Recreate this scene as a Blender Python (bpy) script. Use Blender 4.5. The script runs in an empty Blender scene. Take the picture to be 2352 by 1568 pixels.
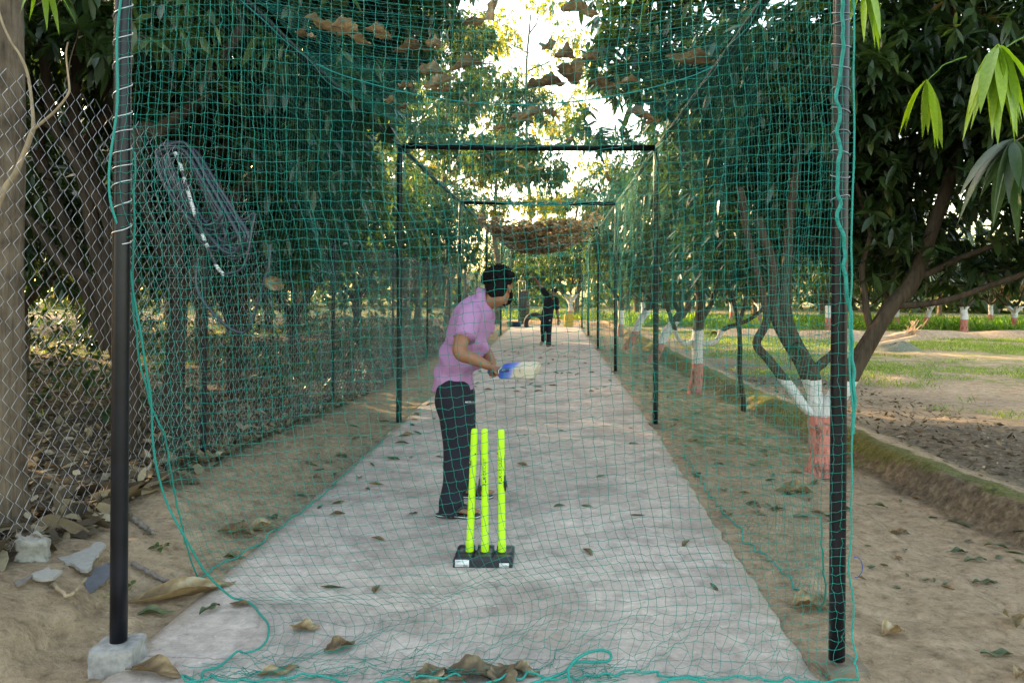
import bpy, math, random
import numpy as np
from mathutils import Vector, Matrix, noise as mnoise
PI = math.pi
scene = bpy.context.scene
col = scene.collection
rng = np.random.default_rng(11)
random.seed(5)

# ------------------------------------------------------------------ measuring
# the camera: 1.56 m above the pitch, level, looking down the pitch (+Y)
CAMZ, FPX, VX, VY, ROLL = 1.56, 1772.0, 1272.0, 666.0, math.radians(0.42)
CR, SR = math.cos(ROLL), math.sin(ROLL)

def P(px, py, Y):
    """the point at distance Y down the pitch that was measured at (px, py) on the 2352 px wide photograph"""
    dx, dy = px - VX, py - VY
    ux, uy = dx * CR + dy * SR, -dx * SR + dy * CR
    return Vector((ux * Y / FPX, Y, CAMZ - uy * Y / FPX))

def PG(px, py, z=0.0):
    """the point of the plane at height z measured at (px, py)"""
    dx, dy = px - VX, py - VY
    uy = -dx * SR + dy * CR
    return P(px, py, (CAMZ - z) * FPX / uy)

# ------------------------------------------------------------------ objects
def tag(o, label=None, cat=None, group=None, kind=None):
    if label: o['label'] = label
    if cat: o['category'] = cat
    if group: o['group'] = group
    if kind: o['kind'] = kind
    return o

def empty(name, loc, label, cat, group=None):
    o = bpy.data.objects.new(name, None)
    o.location = loc
    o.empty_display_size = 0.1
    col.objects.link(o)
    return tag(o, label, cat, group)

def link(name, me, mat=None, parent=None, smooth=False):
    o = bpy.data.objects.new(name, me)
    col.objects.link(o)
    if mat is not None and len(me.materials) == 0:
        me.materials.append(mat)
    if smooth:
        me.polygons.foreach_set('use_smooth', np.ones(len(me.polygons), dtype=bool))
    if parent is not None:
        o.parent = parent
        o.matrix_parent_inverse = Matrix.Translation(-parent.location) if parent.type == 'EMPTY' else Matrix.Identity(4)
    return o

def copy_tree(o, parent=None):
    c = o.copy()
    col.objects.link(c)
    if parent is not None:
        inv = o.matrix_parent_inverse.copy()
        c.parent = parent
        c.matrix_parent_inverse = inv
    for ch in list(o.children):
        copy_tree(ch, c)
    return c

def npmesh(name, V, F, attrs=None, smooth=False, mats=(), midx=None):
    """a mesh straight from arrays: V (n,3), F (m,4) quads or (m,3) triangles"""
    V = np.ascontiguousarray(V, dtype=np.float32)
    F = np.ascontiguousarray(F, dtype=np.int32)
    k = F.shape[1]
    me = bpy.data.meshes.new(name)
    me.vertices.add(len(V))
    me.vertices.foreach_set('co', V.ravel())
    me.loops.add(F.size)
    me.loops.foreach_set('vertex_index', F.ravel())
    me.polygons.add(len(F))
    me.polygons.foreach_set('loop_start', np.arange(0, F.size, k, dtype=np.int32))
    for m in mats: me.materials.append(m)
    if midx is not None:
        me.polygons.foreach_set('material_index', np.ascontiguousarray(midx, dtype=np.int32))
    if smooth:
        me.polygons.foreach_set('use_smooth', np.ones(len(F), dtype=bool))
    me.update(calc_edges=True)
    for n, a in (attrs or {}).items():
        at = me.attributes.new(n, 'FLOAT', 'POINT')
        at.data.foreach_set('value', np.ascontiguousarray(a, dtype=np.float32))
    me.validate()
    return me

class MB:
    """collects pieces of one mesh (quads; triangles are stored as a quad list apart)"""
    def __init__(s):
        s.V, s.F, s.A, s.M, s.n = [], [], [], [], 0
    def add(s, V, F, a=None, m=0):
        V = np.asarray(V, dtype=float); F = np.asarray(F, dtype=int)
        s.V.append(V); s.F.append(F + s.n)
        s.A.append(np.zeros(len(V)) if a is None else (np.full(len(V), a) if np.isscalar(a) else np.asarray(a)))
        s.M.append(np.full(len(F), m)); s.n += len(V)
        return s
    def mesh(s, name, attr='rnd', smooth=False, mats=()):
        V = np.concatenate(s.V)
        A = np.concatenate(s.A)
        ks = {f.shape[1] for f in s.F if len(f)}
        if len(ks) == 1:
            return npmesh(name, V, np.concatenate(s.F), {attr: A}, smooth, mats, np.concatenate(s.M))
        me = bpy.data.meshes.new(name)
        me.from_pydata(V.tolist(), [], [tuple(int(i) for i in r) for f in s.F for r in f])
        for m in mats: me.materials.append(m)
        me.polygons.foreach_set('material_index', np.concatenate(s.M).astype(np.int32))
        if smooth: me.polygons.foreach_set('use_smooth', np.ones(len(me.polygons), dtype=bool))
        at = me.attributes.new(attr, 'FLOAT', 'POINT')
        at.data.foreach_set('value', A.astype(np.float32))
        me.update()
        return me
    def obj(s, name, mat, parent=None, smooth=False, attr='rnd'):
        mats = mat if isinstance(mat, (list, tuple)) else (mat,)
        return link(name, s.mesh(name, attr, smooth, mats), None, parent)

def tubes(L, r, k=4):
    """many polylines at once: L (N,M,3), radius scalar, (M,) or (N,M) -> verts, quads"""
    L = np.asarray(L, dtype=float)
    if L.ndim == 2: L = L[None]
    N, M, _ = L.shape
    T = np.empty_like(L)
    T[:, 1:-1] = L[:, 2:] - L[:, :-2]
    T[:, 0] = L[:, 1] - L[:, 0]; T[:, -1] = L[:, -1] - L[:, -2]
    T /= np.linalg.norm(T, axis=2, keepdims=True) + 1e-12
    mean = np.abs(T).mean(axis=(0, 1))
    ref = np.zeros(3); ref[int(np.argmin(mean))] = 1.0
    ref = ref + np.array([0.011, 0.017, 0.013])
    A = np.cross(T, ref); A /= np.linalg.norm(A, axis=2, keepdims=True) + 1e-12
    B = np.cross(T, A)
    r = np.asarray(r, dtype=float)
    r = np.broadcast_to(r, (N, M)) if r.ndim != 1 else np.broadcast_to(r[None], (N, M))
    ang = np.arange(k) * 2 * PI / k
    V = L[:, :, None] + r[:, :, None, None] * (A[:, :, None] * np.cos(ang)[None, None, :, None] + B[:, :, None] * np.sin(ang)[None, None, :, None])
    V = V.reshape(-1, 3)
    n, m, j = np.meshgrid(np.arange(N), np.arange(M - 1), np.arange(k), indexing='ij')
    b = (n * M + m) * k
    F = np.stack([b + j, b + (j + 1) % k, b + k + (j + 1) % k, b + k + j], axis=-1).reshape(-1, 4)
    return V, F

def spline(pts, n, closed=False):
    """Catmull-Rom through the points"""
    p = np.asarray([tuple(q) for q in pts], dtype=float)
    if closed:
        p = np.vstack([p[-1], p, p[0], p[1]])
    else:
        p = np.vstack([2 * p[0] - p[1], p, 2 * p[-1] - p[-2]])
    segs = len(p) - 3
    t = np.linspace(0, segs, n + (1 if closed else 0), endpoint=True)
    if closed: t = t[:n + 1]
    i = np.minimum(t.astype(int), segs - 1); u = (t - i)[:, None]
    a, b, c, d = p[i], p[i + 1], p[i + 2], p[i + 3]
    return 0.5 * ((2 * b) + (c - a) * u + (2 * a - 5 * b + 4 * c - d) * u ** 2 + (3 * b - a - 3 * c + d) * u ** 3)

def capped_tube(mb, pts, r, k=12, m=0, a=None):
    pts = np.asarray(pts, dtype=float)
    r = np.broadcast_to(np.asarray(r, dtype=float), (len(pts),)).copy()
    d0 = pts[0] - pts[1]; d0 /= np.linalg.norm(d0) + 1e-9
    d1 = pts[-1] - pts[-2]; d1 /= np.linalg.norm(d1) + 1e-9
    pts = np.vstack([pts[0] + d0 * 1e-4, pts, pts[-1] + d1 * 1e-4])
    r = np.concatenate([[r[0] * 1e-3], r, [r[-1] * 1e-3]])
    V, F = tubes(pts, r, k)
    mb.add(V, F, a, m)

def box(mb, c, s, R=None, m=0, a=None, taper=1.0, bev=0.0):
    """a box with chamfered vertical and top edges; c centre, s full sizes"""
    hx, hy, hz = s[0] / 2, s[1] / 2, s[2] / 2
    b = bev
    def ring(z, ins, t):
        x, y = hx * t - ins, hy * t - ins
        if b <= 0:
            return [(-x, -y, z), (x, -y, z), (x, y, z), (-x, y, z)]
        return [(-x + b, -y, z), (x - b, -y, z), (x, -y + b, z), (x, y - b, z), (x - b, y, z), (-x + b, y, z), (-x, y - b, z), (-x, -y + b, z)]
    rings = [ring(-hz, 0, 1)] + ([ring(hz - b, 0, taper), ring(hz, b * .8, taper)] if b > 0 else [ring(hz, 0, taper)])
    k = len(rings[0])
    V = [v for r in rings for v in r]
    F = []
    for i in range(len(rings) - 1):
        for j in range(k):
            F.append((i * k + j, i * k + (j + 1) % k, (i + 1) * k + (j + 1) % k, (i + 1) * k + j))
    o = (len(rings) - 1) * k
    if k == 4:
        F += [(3, 2, 1, 0), (o, o + 1, o + 2, o + 3)]
    else:
        for base, flip in ((0, 1), (o, 0)):
            q = [(0, 1, 2, 7), (7, 2, 3, 6), (6, 3, 4, 5)]
            for f in q:
                f = tuple(base + i for i in f)
                F.append(f[::-1] if flip else f)
    V = np.array(V)
    if R is not None: V = V @ np.array(R.to_3x3()).T
    mb.add(V + np.array(tuple(c)), np.array(F), a, m)

def fbm(x, y, f=1.0, o=3, s=0.0):
    """a cheap sum of turned sine waves, smooth and aperiodic enough for ground"""
    h = 0; a = 1.0
    x = np.asarray(x, float); y = np.asarray(y, float)
    for i in range(o):
        t = 1.7 * i + s
        c, q = math.cos(t), math.sin(t)
        h = h + a * (np.sin(f * (c * x + q * y) + 1.3 * i + s) * np.cos(f * 1.13 * (c * y - q * x) - 2.1 * i + 2 * s) + .5 * np.sin(f * 1.9 * (x * .6 + y * .8) + s * 3 + i))
        f *= 2.03; a *= 0.5
    return h

# ------------------------------------------------------------------ materials
class NT:
    def __init__(s, name):
        s.mat = bpy.data.materials.new(name); s.mat.use_nodes = True
        s.t = s.mat.node_tree; s.t.nodes.clear()
        s.out = s.n('ShaderNodeOutputMaterial')
    def n(s, typ, **kw):
        nd = s.t.nodes.new(typ)
        for k, v in kw.items(): setattr(nd, k, v)
        return nd
    def l(s, a, b): s.t.links.new(a, b)
    def geo(s): return s.n('ShaderNodeNewGeometry')
    def pos(s): return s.n('ShaderNodeTexCoord').outputs['Object']
    def noise(s, scale, detail=4, rough=.6, vec=None, dist=0.0, stretch=None):
        nz = s.n('ShaderNodeTexNoise'); nz.inputs['Scale'].default_value = scale
        nz.inputs['Detail'].default_value = detail; nz.inputs['Roughness'].default_value = rough
        nz.inputs['Distortion'].default_value = dist
        vec = vec if vec is not None else s.pos()
        if stretch:
            mp = s.n('ShaderNodeMapping'); mp.inputs['Scale'].default_value = stretch
            s.l(vec, mp.inputs['Vector']); vec = mp.outputs['Vector']
        s.l(vec, nz.inputs['Vector']); return nz.outputs['Fac']
    def ramp(s, fac, stops, interp='LINEAR'):
        r = s.n('ShaderNodeValToRGB'); e = r.color_ramp.elements; r.color_ramp.interpolation = interp
        while len(e) < len(stops): e.new(0.5)
        for i, (p, c) in enumerate(stops):
            e[i].position = p
            e[i].color = (c, c, c, 1) if not isinstance(c, (tuple, list)) else (*c[:3], 1)
        s.l(fac, r.inputs['Fac']); return r.outputs['Color']
    def mix(s, fac, a, b, mode='MIX'):
        m = s.n('ShaderNodeMix'); m.data_type = 'RGBA'; m.blend_type = mode
        for v, i in ((fac, 0), (a, 6), (b, 7)):
            if hasattr(v, 'links'): s.l(v, m.inputs[i])
            else: m.inputs[i].default_value = v if i == 0 else (*v[:3], 1)
        return m.outputs[2]
    def math(s, op, a, b=0.5):
        m = s.n('ShaderNodeMath', operation=op)
        for v, i in ((a, 0), (b, 1)):
            if hasattr(v, 'links'): s.l(v, m.inputs[i])
            else: m.inputs[i].default_value = v
        return m.outputs[0]
    def attr(s, name): return s.n('ShaderNodeAttribute', attribute_name=name).outputs['Fac']
    def bump(s, h, strength=.3, dist=.02):
        b = s.n('ShaderNodeBump'); b.inputs['Strength'].default_value = strength; b.inputs['Distance'].default_value = dist
        s.l(h, b.inputs['Height']); return b.outputs['Normal']
    def bsdf(s, color, rough=.6, normal=None, metal=0.0, spec=.5, trans=None, transcol=None, coat=0, sss=0):
        p = s.n('ShaderNodeBsdfPrincipled')
        if hasattr(color, 'links'): s.l(color, p.inputs['Base Color'])
        else: p.inputs['Base Color'].default_value = (*color, 1)
        if hasattr(rough, 'links'): s.l(rough, p.inputs['Roughness'])
        else: p.inputs['Roughness'].default_value = rough
        p.inputs['Metallic'].default_value = metal
        p.inputs['Specular IOR Level'].default_value = spec
        p.inputs['Coat Weight'].default_value = coat
        p.inputs['Sheen Weight'].default_value = 0
        if sss:
            p.inputs['Subsurface Weight'].default_value = sss
            p.inputs['Subsurface Radius'].default_value = (.012, .005, .003)
        if normal is not None: s.l(normal, p.inputs['Normal'])
        sh = p.outputs[0]
        if trans:
            tr = s.n('ShaderNodeBsdfTranslucent')
            tc = transcol if transcol is not None else color
            if hasattr(tc, 'links'): s.l(tc, tr.inputs['Color'])
            else: tr.inputs['Color'].default_value = (*tc, 1)
            mx = s.n('ShaderNodeMixShader'); mx.inputs[0].default_value = trans
            s.l(sh, mx.inputs[1]); s.l(tr.outputs[0], mx.inputs[2]); sh = mx.outputs[0]
        s.l(sh, s.out.inputs['Surface']); return s.mat

def simple(name, c, rough=.6, var=.15, scale=30, metal=0, spec=.5, bump=0, bdist=.003, stretch=None, sss=0):
    t = NT(name); nz = t.noise(scale, 4, .6, stretch=stretch)
    lo = tuple(v * (1 - var) for v in c); hi = tuple(min(1, v * (1 + var)) for v in c)
    return t.bsdf(t.ramp(nz, [(.3, lo), (.7, hi)]), rough, t.bump(nz, bump, bdist) if bump else None, metal, spec, sss=sss)

def leafmat(name, stops, rough=.42, trans=.25, transgain=1.6, spec=.5, tint=(1.05, 1.1, .55)):
    t = NT(name)
    c = t.ramp(t.attr('rnd'), stops)
    v = t.noise(60, 2, .5)
    c = t.mix(.35, c, t.ramp(v, [(.3, .55), (.7, 1.25)]), 'MULTIPLY')
    tc = t.mix(1.0, c, tuple(min(3, transgain * q) for q in tint), 'MULTIPLY')
    return t.bsdf(c, rough, None, 0, spec, trans, tc)

M = {}
M['mango'] = leafmat('mango_leaf', [(0, (.014, .032, .012)), (.5, (.029, .058, .018)), (.86, (.056, .092, .024)), (.94, (.12, .18, .03)), (1, (.14, .10, .04))], .33, .24, 2.2)
M['mango_bright'] = leafmat('young_leaf', [(0, (.12, .23, .02)), (1, (.30, .42, .035))], .4, .4, 1.5)
M['far_leaf'] = leafmat('orchard_leaf', [(0, (.022, .044, .017)), (.5, (.048, .082, .028)), (.85, (.10, .125, .035)), (1, (.24, .17, .04))], .40, .38, 2.3)
M['autumn_leaf'] = leafmat('autumn_leaf', [(0, (.09, .14, .02)), (.4, (.20, .22, .03)), (.75, (.36, .25, .04)), (1, (.36, .16, .04))], .5, .5, 2.0)
M['rust_leaf'] = leafmat('rust_leaf', [(0, (.10, .11, .04)), (.6, (.25, .15, .08)), (1, (.34, .20, .12))], .6, .35, 1.4, tint=(1, 1, .9))
M['dry_leaf'] = leafmat('dry_leaf', [(0, (.10, .062, .036)), (.4, (.21, .135, .070)), (.75, (.34, .235, .125)), (1, (.46, .37, .25))], .75, .2, 1.2, .25, (1, .9, .7))
M['litter_leaf'] = leafmat('litter_leaf', [(0, (.05, .036, .024)), (.45, (.12, .085, .052)), (.8, (.21, .155, .09)), (1, (.36, .29, .20))], .8, .1, 1.0, .2, (1, .9, .7))
M['fallen_green'] = leafmat('fallen_green_leaf', [(0, (.03, .045, .02)), (.5, (.06, .085, .03)), (.8, (.13, .12, .05)), (1, (.16, .10, .05))], .5, .15, 1.2)
M['grass'] = leafmat('grass_blade', [(0, (.07, .13, .02)), (.5, (.16, .24, .035)), (.85, (.30, .33, .07)), (1, (.42, .36, .14))], .55, .4, 1.5)
M['crop'] = leafmat('crop_leaf', [(0, (.06, .14, .015)), (1, (.20, .33, .03))], .5, .4, 1.6)

def bark(name, lo, hi):
    t = NT(name)
    nz = t.noise(34, 6, .65, stretch=(1, 1, .12), dist=.4); n2 = t.noise(7, 3, .5)
    c = t.mix(.5, t.ramp(nz, [(.3, lo), (.7, hi)]), t.ramp(n2, [(.3, tuple(v * .7 for v in lo)), (.7, hi)]))
    return t.bsdf(c, .9, t.bump(nz, 1.0, .04), 0, .2)
M['bark'] = bark('grey_brown_bark', (.045, .030, .020), (.25, .18, .125))
M['bark_dark'] = bark('dark_bark', (.03, .022, .016), (.095, .065, .045))
def painted_bark(name):
    # lime-wash bands: the attribute runs <0 red, 0..1 white, >1 bare bark
    t = NT(name)
    nz = t.noise(26, 6, .65, stretch=(1, 1, .16)); n2 = t.noise(9, 3, .6); n3 = t.noise(40, 4, .7, stretch=(1, 1, .3))
    bk = t.ramp(nz, [(.3, (.030, .021, .014)), (.7, (.095, .065, .043))])
    red = t.ramp(n3, [(.25, (.36, .11, .085)), (.6, (.52, .19, .15)), (.85, (.60, .33, .27))])
    wht = t.ramp(n3, [(.2, (.34, .31, .28)), (.5, (.56, .535, .51)), (.8, (.68, .66, .64))])
    p = t.math('ADD', t.attr('paint'), t.math('MULTIPLY', t.math('SUBTRACT', n2, .5), .22))
    isw = t.math('GREATER_THAN', p, 0.0); isb = t.math('GREATER_THAN', p, 1.0)
    c = t.mix(isb, t.mix(isw, red, wht), bk)
    wn = t.math('ADD', t.noise(14, 5, .75, stretch=(1, 1, .4)), t.math('MULTIPLY', t.attr('paint'), -.16))
    worn = t.ramp(wn, [(.58, 0.0), (.68, 1.0)])
    c = t.mix(t.math('MULTIPLY', worn, .75), c, bk)
    low = t.ramp(t.attr('paint'), [(0, 1.0), (.02, 1.0)])
    return t.bsdf(c, .85, t.bump(nz, .7, .02), 0, .2)
M['painted_bark'] = painted_bark('limewashed_bark')

def mat_concrete():
    t = NT('worn_concrete'); p = t.pos()
    big = t.noise(.9, 5, .6, p); mid = t.noise(6, 6, .7, p, .4); fine = t.noise(70, 4, .7, p)
    streak = t.noise(3.0, 6, .7, p, .5, stretch=(.35, 1.6, 1))
    c = t.ramp(mid, [(.34, (0.270, 0.234, 0.220)), (.5, (0.396, 0.348, 0.325)), (.72, (0.550, 0.494, 0.465))])
    c = t.mix(.45, c, t.ramp(big, [(.3, (0.281, 0.250, 0.240)), (.7, (0.506, 0.452, 0.425))]))
    c = t.mix(.28, c, t.ramp(streak, [(.35, (0.220, 0.192, 0.180)), (.65, (0.616, 0.551, 0.520))]))
    spots = t.ramp(t.noise(19, 5, .7, p, .8), [(.30, 1.0), (.38, 0.0)])
    c = t.mix(t.math('MULTIPLY', spots, .55), c, (0.209, 0.166, 0.145))
    chips = t.ramp(t.noise(33, 3, .6, p, .3), [(.66, 0.0), (.71, 1.0)])
    c = t.mix(t.math('MULTIPLY', chips, .7), c, (0.682, 0.624, 0.585))
    vor = t.n('ShaderNodeTexVoronoi', feature='DISTANCE_TO_EDGE'); vor.inputs['Scale'].default_value = .45
    wv = t.n('ShaderNodeVectorMath', operation='ADD')
    nzv = t.n('ShaderNodeTexNoise'); nzv.inputs['Scale'].default_value = 3.5; nzv.inputs['Detail'].default_value = 4
    sc = t.n('ShaderNodeVectorMath', operation='SCALE'); sc.inputs['Scale'].default_value = .28
    t.l(p, nzv.inputs['Vector']); t.l(nzv.outputs['Color'], sc.inputs[0]); t.l(p, wv.inputs[0]); t.l(sc.outputs[0], wv.inputs[1])
    t.l(wv.outputs[0], vor.inputs['Vector'])
    crack = t.ramp(vor.outputs['Distance'], [(.0, 1.0), (.006, 0.0)])
    c = t.mix(t.math('MULTIPLY', crack, .14), c, (0.110, 0.088, 0.075))
    c = t.mix(.25, c, t.ramp(fine, [(.3, .72), (.7, 1.25)]), 'MULTIPLY')
    h = t.math('ADD', t.math('MULTIPLY', fine, .35), t.math('SUBTRACT', t.math('MULTIPLY', mid, .9), t.math('MULTIPLY', crack, .3)))
    c = t.mix(1.0, c, t.ramp(t.noise(11, 6, .78, p, .6), [(.30, (.58, .55, .54)), (.47, (.95, .94, .93)), (.56, (1.04, 1.03, 1.02)), (.70, (1.30, 1.28, 1.27))]), 'MULTIPLY')
    c = t.mix(1.0, c, t.ramp(t.noise(1.5, 4, .6, p, .8), [(.32, (.76, .74, .73)), (.5, (1.0, 1.0, 1.0)), (.68, (1.16, 1.15, 1.14))]), 'MULTIPLY')
    # a casting joint across the near end, wandering and broken
    sx = t.n('ShaderNodeSeparateXYZ'); t.l(p, sx.inputs[0])
    jy = t.math('ADD', sx.outputs['Y'], t.math('MULTIPLY', t.math('SUBTRACT', t.noise(4, 4, .7, p), .5), .10))
    for y0, wdt in ((3.26, .0045), (9.1, .012), (15.0, .015)):
        ln = t.math('LESS_THAN', t.math('ABSOLUTE', t.math('SUBTRACT', jy, y0)), wdt)
        c = t.mix(t.math('MULTIPLY', ln, .5), c, (.13, .11, .10))
    c = t.mix(1.0, c, (1.08, 1.0, .93), 'MULTIPLY')
    # soil trodden on to the edges
    df = t.ramp(t.math('ADD', t.attr('dust'), t.math('MULTIPLY', t.math('SUBTRACT', t.noise(7, 6, .75, p, .5), .5), 1.5)), [(.62, 0.0), (.95, 1.0)])
    c = t.mix(t.math('MULTIPLY', df, .75), c, t.ramp(fine, [(.3, (.20, .155, .115)), (.7, (.36, .29, .225))]))
    return t.bsdf(c, .88, t.bump(h, .5, .008), 0, .25)
M['concrete'] = mat_concrete()

def mat_ground():
    t = NT('orchard_soil'); p = t.pos()
    big = t.noise(.5, 5, .6, p); mid = t.noise(3.5, 6, .7, p, .3); fine = t.noise(38, 5, .75, p); clod = t.noise(14, 5, .7, p, .4)
    soil = t.ramp(mid, [(.25, (0.224, 0.150, 0.095)), (.5, (0.365, 0.264, 0.179)), (.75, (0.499, 0.378, 0.274))])
    soil = t.mix(.4, soil, t.ramp(big, [(.3, (0.256, 0.180, 0.123)), (.7, (0.474, 0.360, 0.263))]))
    dark = t.ramp(clod, [(.3, (.05, .04, .03)), (.55, (.13, .10, .075)), (.8, (.25, .205, .16))])
    moss = t.ramp(fine, [(.3, (.055, .075, .018)), (.6, (.13, .145, .035)), (.8, (.22, .20, .07))])
    c = t.mix(t.attr('litter'), soil, dark)
    nm = t.noise(5, 5, .7, p, .5)
    mf = t.ramp(t.math('ADD', t.attr('moss'), t.math('MULTIPLY', t.math('SUBTRACT', nm, .5), 1.3)), [(.42, 0.0), (.68, 1.0)])
    c = t.mix(t.math('MULTIPLY', mf, .85), c, moss)
    gf = t.ramp(t.math('ADD', t.attr('green'), t.math('MULTIPLY', t.math('SUBTRACT', t.noise(1.6, 6, .7, p, .4), .5), 1.5)), [(.45, 0.0), (.7, 1.0)])
    c = t.mix(t.math('MULTIPLY', gf, .8), c, t.ramp(fine, [(.3, (.07, .11, .02)), (.6, (.16, .20, .04)), (.8, (.27, .26, .09))]))
    c = t.mix(.4, c, t.ramp(fine, [(.3, .62), (.7, 1.3)]), 'MULTIPLY')
    c = t.mix(1.0, c, t.ramp(clod, [(.30, (.48, .46, .44)), (.45, (.80, .79, .78)), (.60, (.98, .97, .96)), (.75, (1.18, 1.17, 1.15))]), 'MULTIPLY')
    c = t.mix(1.0, c, (1.06, 1.02, .96), 'MULTIPLY')
    h = t.math('ADD', t.math('MULTIPLY', fine, .5), t.math('ADD', t.math('MULTIPLY', clod, .8), mid))
    return t.bsdf(c, .95, t.bump(h, 1.0, .035), 0, .15)
M['ground'] = mat_ground()

M['pipe'] = simple('black_painted_pipe', (.005, .005, .008), .34, .5, 9, 0, .3, .08, .002)
M['rail'] = simple('black_painted_rail', (.007, .007, .009), .6, .5, 9, 0, .15)
M['galv'] = simple('galvanised_wire', (.34, .34, .38), .5, .3, 6, .55, .5)
M['tie'] = simple('silver_tie_wire', (.62, .60, .60), .4, .15, 60, .6)
M['net'] = simple('turquoise_net_twine', (.002, .205, .165), .7, .2, 4, 0, .2)
M['net_side'] = simple('turquoise_net_twine_thin', (.002, .185, .15), .7, .25, 4, 0, .3)
M['rope'] = simple('turquoise_rope', (.003, .225, .185), .65, .35, 220, 0, .3, .5, .002)
M['footing'] = simple('footing_concrete', (.26, .24, .225), .9, .35, 22, 0, .2, .6, .008)
M['hose'] = simple('black_hose', (.034, .038, .052), .32, .35, 25, 0, .5)
def worn_hose():
    t = NT('scraped_hose'); f = t.ramp(t.noise(9, 4, .7, dist=.4), [(.49, 0.0), (.53, 1.0)])
    return t.bsdf(t.mix(f, (.018, .020, .028), (.62, .60, .58)), .5)
M['hose_worn'] = worn_hose()
M['skin'] = simple('brown_skin', (.26, .108, .054), .5, .10, 25, 0, .4, .05, .002, sss=.08)
M['skin_dark'] = simple('tanned_skin', (.25, .108, .058), .5, .10, 25, 0, .4)
M['lip'] = simple('lip_skin', (.26, .095, .075), .5, .1)
M['eye'] = simple('eye_white', (.6, .58, .55), .3, .05)
def cloth(name, c, var=.1, bump=.35, scale=7):
    t = NT(name); w = t.noise(scale, 4, .55, dist=1.2); f = t.noise(420, 2, .6)
    lo = tuple(v * (1 - var) for v in c); hi = tuple(min(1, v * (1 + var)) for v in c)
    h = t.math('ADD', w, t.math('MULTIPLY', f, .05))
    return t.bsdf(t.ramp(f, [(.3, lo), (.7, hi)]), .88, t.bump(h, bump, .03), 0, .25)
M['shirt'] = cloth('mauve_pique', (.37, .180, .325), .1, .6, 6)
M['trouser'] = cloth('black_track_fabric', (.014, .014, .021), .3, .5, 7)
M['tee'] = cloth('black_jersey', (.017, .017, .021), .3, .4, 7)
M['hair'] = simple('black_hair', (.006, .005, .005), .8, .5, 90, 0, .12, .6, .006)
M['rubber'] = simple('black_rubber', (.016, .016, .022), .45, .4, 40, 0, .5, .15, .002)
M['sole'] = simple('flipflop_foam', (.022, .020, .022), .7, .3, 60)
M['white'] = simple('white_plastic', (.72, .71, .70), .5, .06)
M['ink'] = simple('black_print', (.01, .01, .01), .6, .1)
M['grey_ink'] = simple('grey_print', (.25, .26, .32), .6, .1)
M['neon'] = simple('neon_yellow_plastic', (.43, .76, .02), .42, .04, 8, 0, .5)
M['blue'] = simple('blue_grip', (.008, .06, .24), .5, .2, 40)
M['navy'] = simple('navy_print', (.012, .030, .19), .4, .1)
def bat_wood():
    t = NT('bat_willow'); p = t.pos()
    g = t.noise(12, 4, .6, p, .2, stretch=(.4, 12, 12))
    w = t.ramp(g, [(.3, (.60, .50, .37)), (.7, (.70, .61, .47))])
    # sticker: solid blue by the shoulder, breaking up into strokes towards the middle of the blade
    sx = t.n('ShaderNodeSeparateXYZ'); t.l(p, sx.inputs[0])
    strokes = t.noise(30, 4, .75, p, .6, stretch=(.6, 3, 3))
    d = t.math('ADD', sx.outputs['X'], t.math('ADD', t.math('MULTIPLY', t.math('SUBTRACT', strokes, .5), .10), t.math('MULTIPLY', sx.outputs['Z'], -.75)))
    blue = t.ramp(t.math('MULTIPLY', d, 2.5), [(.22, (.010, .10, .50)), (.48, (.10, .20, .62)), (.68, (.30, .34, .70))])
    on = t.ramp(t.math('MULTIPLY', d, 2.5), [(.60, 1.0), (.74, 0.0)])
    return t.bsdf(t.mix(on, w, blue), .45, None, 0, .4)
M['willow'] = bat_wood()
M['toe'] = simple('scuffed_toe', (.40, .32, .225), .75, .3, 50)
M['chunk'] = simple('lime_concrete_chunk', (.27, .245, .21), .95, .25, 30, 0, .2, .8, .015)
M['grit'] = simple('soil_clod', (.26, .20, .145), .95, .35, 3, 0, .1)
M['plaster'] = simple('white_plaster_flake', (.29, .26, .23), .9, .12, 40, 0, .2, .4, .004)
M['slate'] = simple('dark_tile', (.075, .075, .085), .7, .25, 30)
M['stick'] = simple('dry_stick', (.30, .215, .135), .85, .3, 40, 0, .2, .5, .003, (1, 1, .2))
M['plank'] = simple('weathered_plank', (.16, .125, .105), .9, .3, 30)
M['tyre'] = simple('tyre_rubber', (.022, .022, .024), .8, .3, 60)
M['tub'] = simple('blue_tub', (.03, .05, .14), .5, .1)
M['palm'] = simple('split_palm_wood', (.42, .29, .19), .9, .3, 20, 0, .2, .6, .01, (.2, 1, 1))
M['straw'] = simple('grey_fibre', (.15, .15, .11), .95, .4, 30, 0, .1, .6, .01)
M['mud'] = simple('cut_earth', (.19, .145, .105), .95, .3, 9, 0, .1, .7, .02)
M['gate'] = simple('dark_gate', (.03, .03, .034), .6, .3, 20)
M['yellow'] = simple('yellow_bag', (.50, .33, .04), .6, .2, 20)

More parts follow.
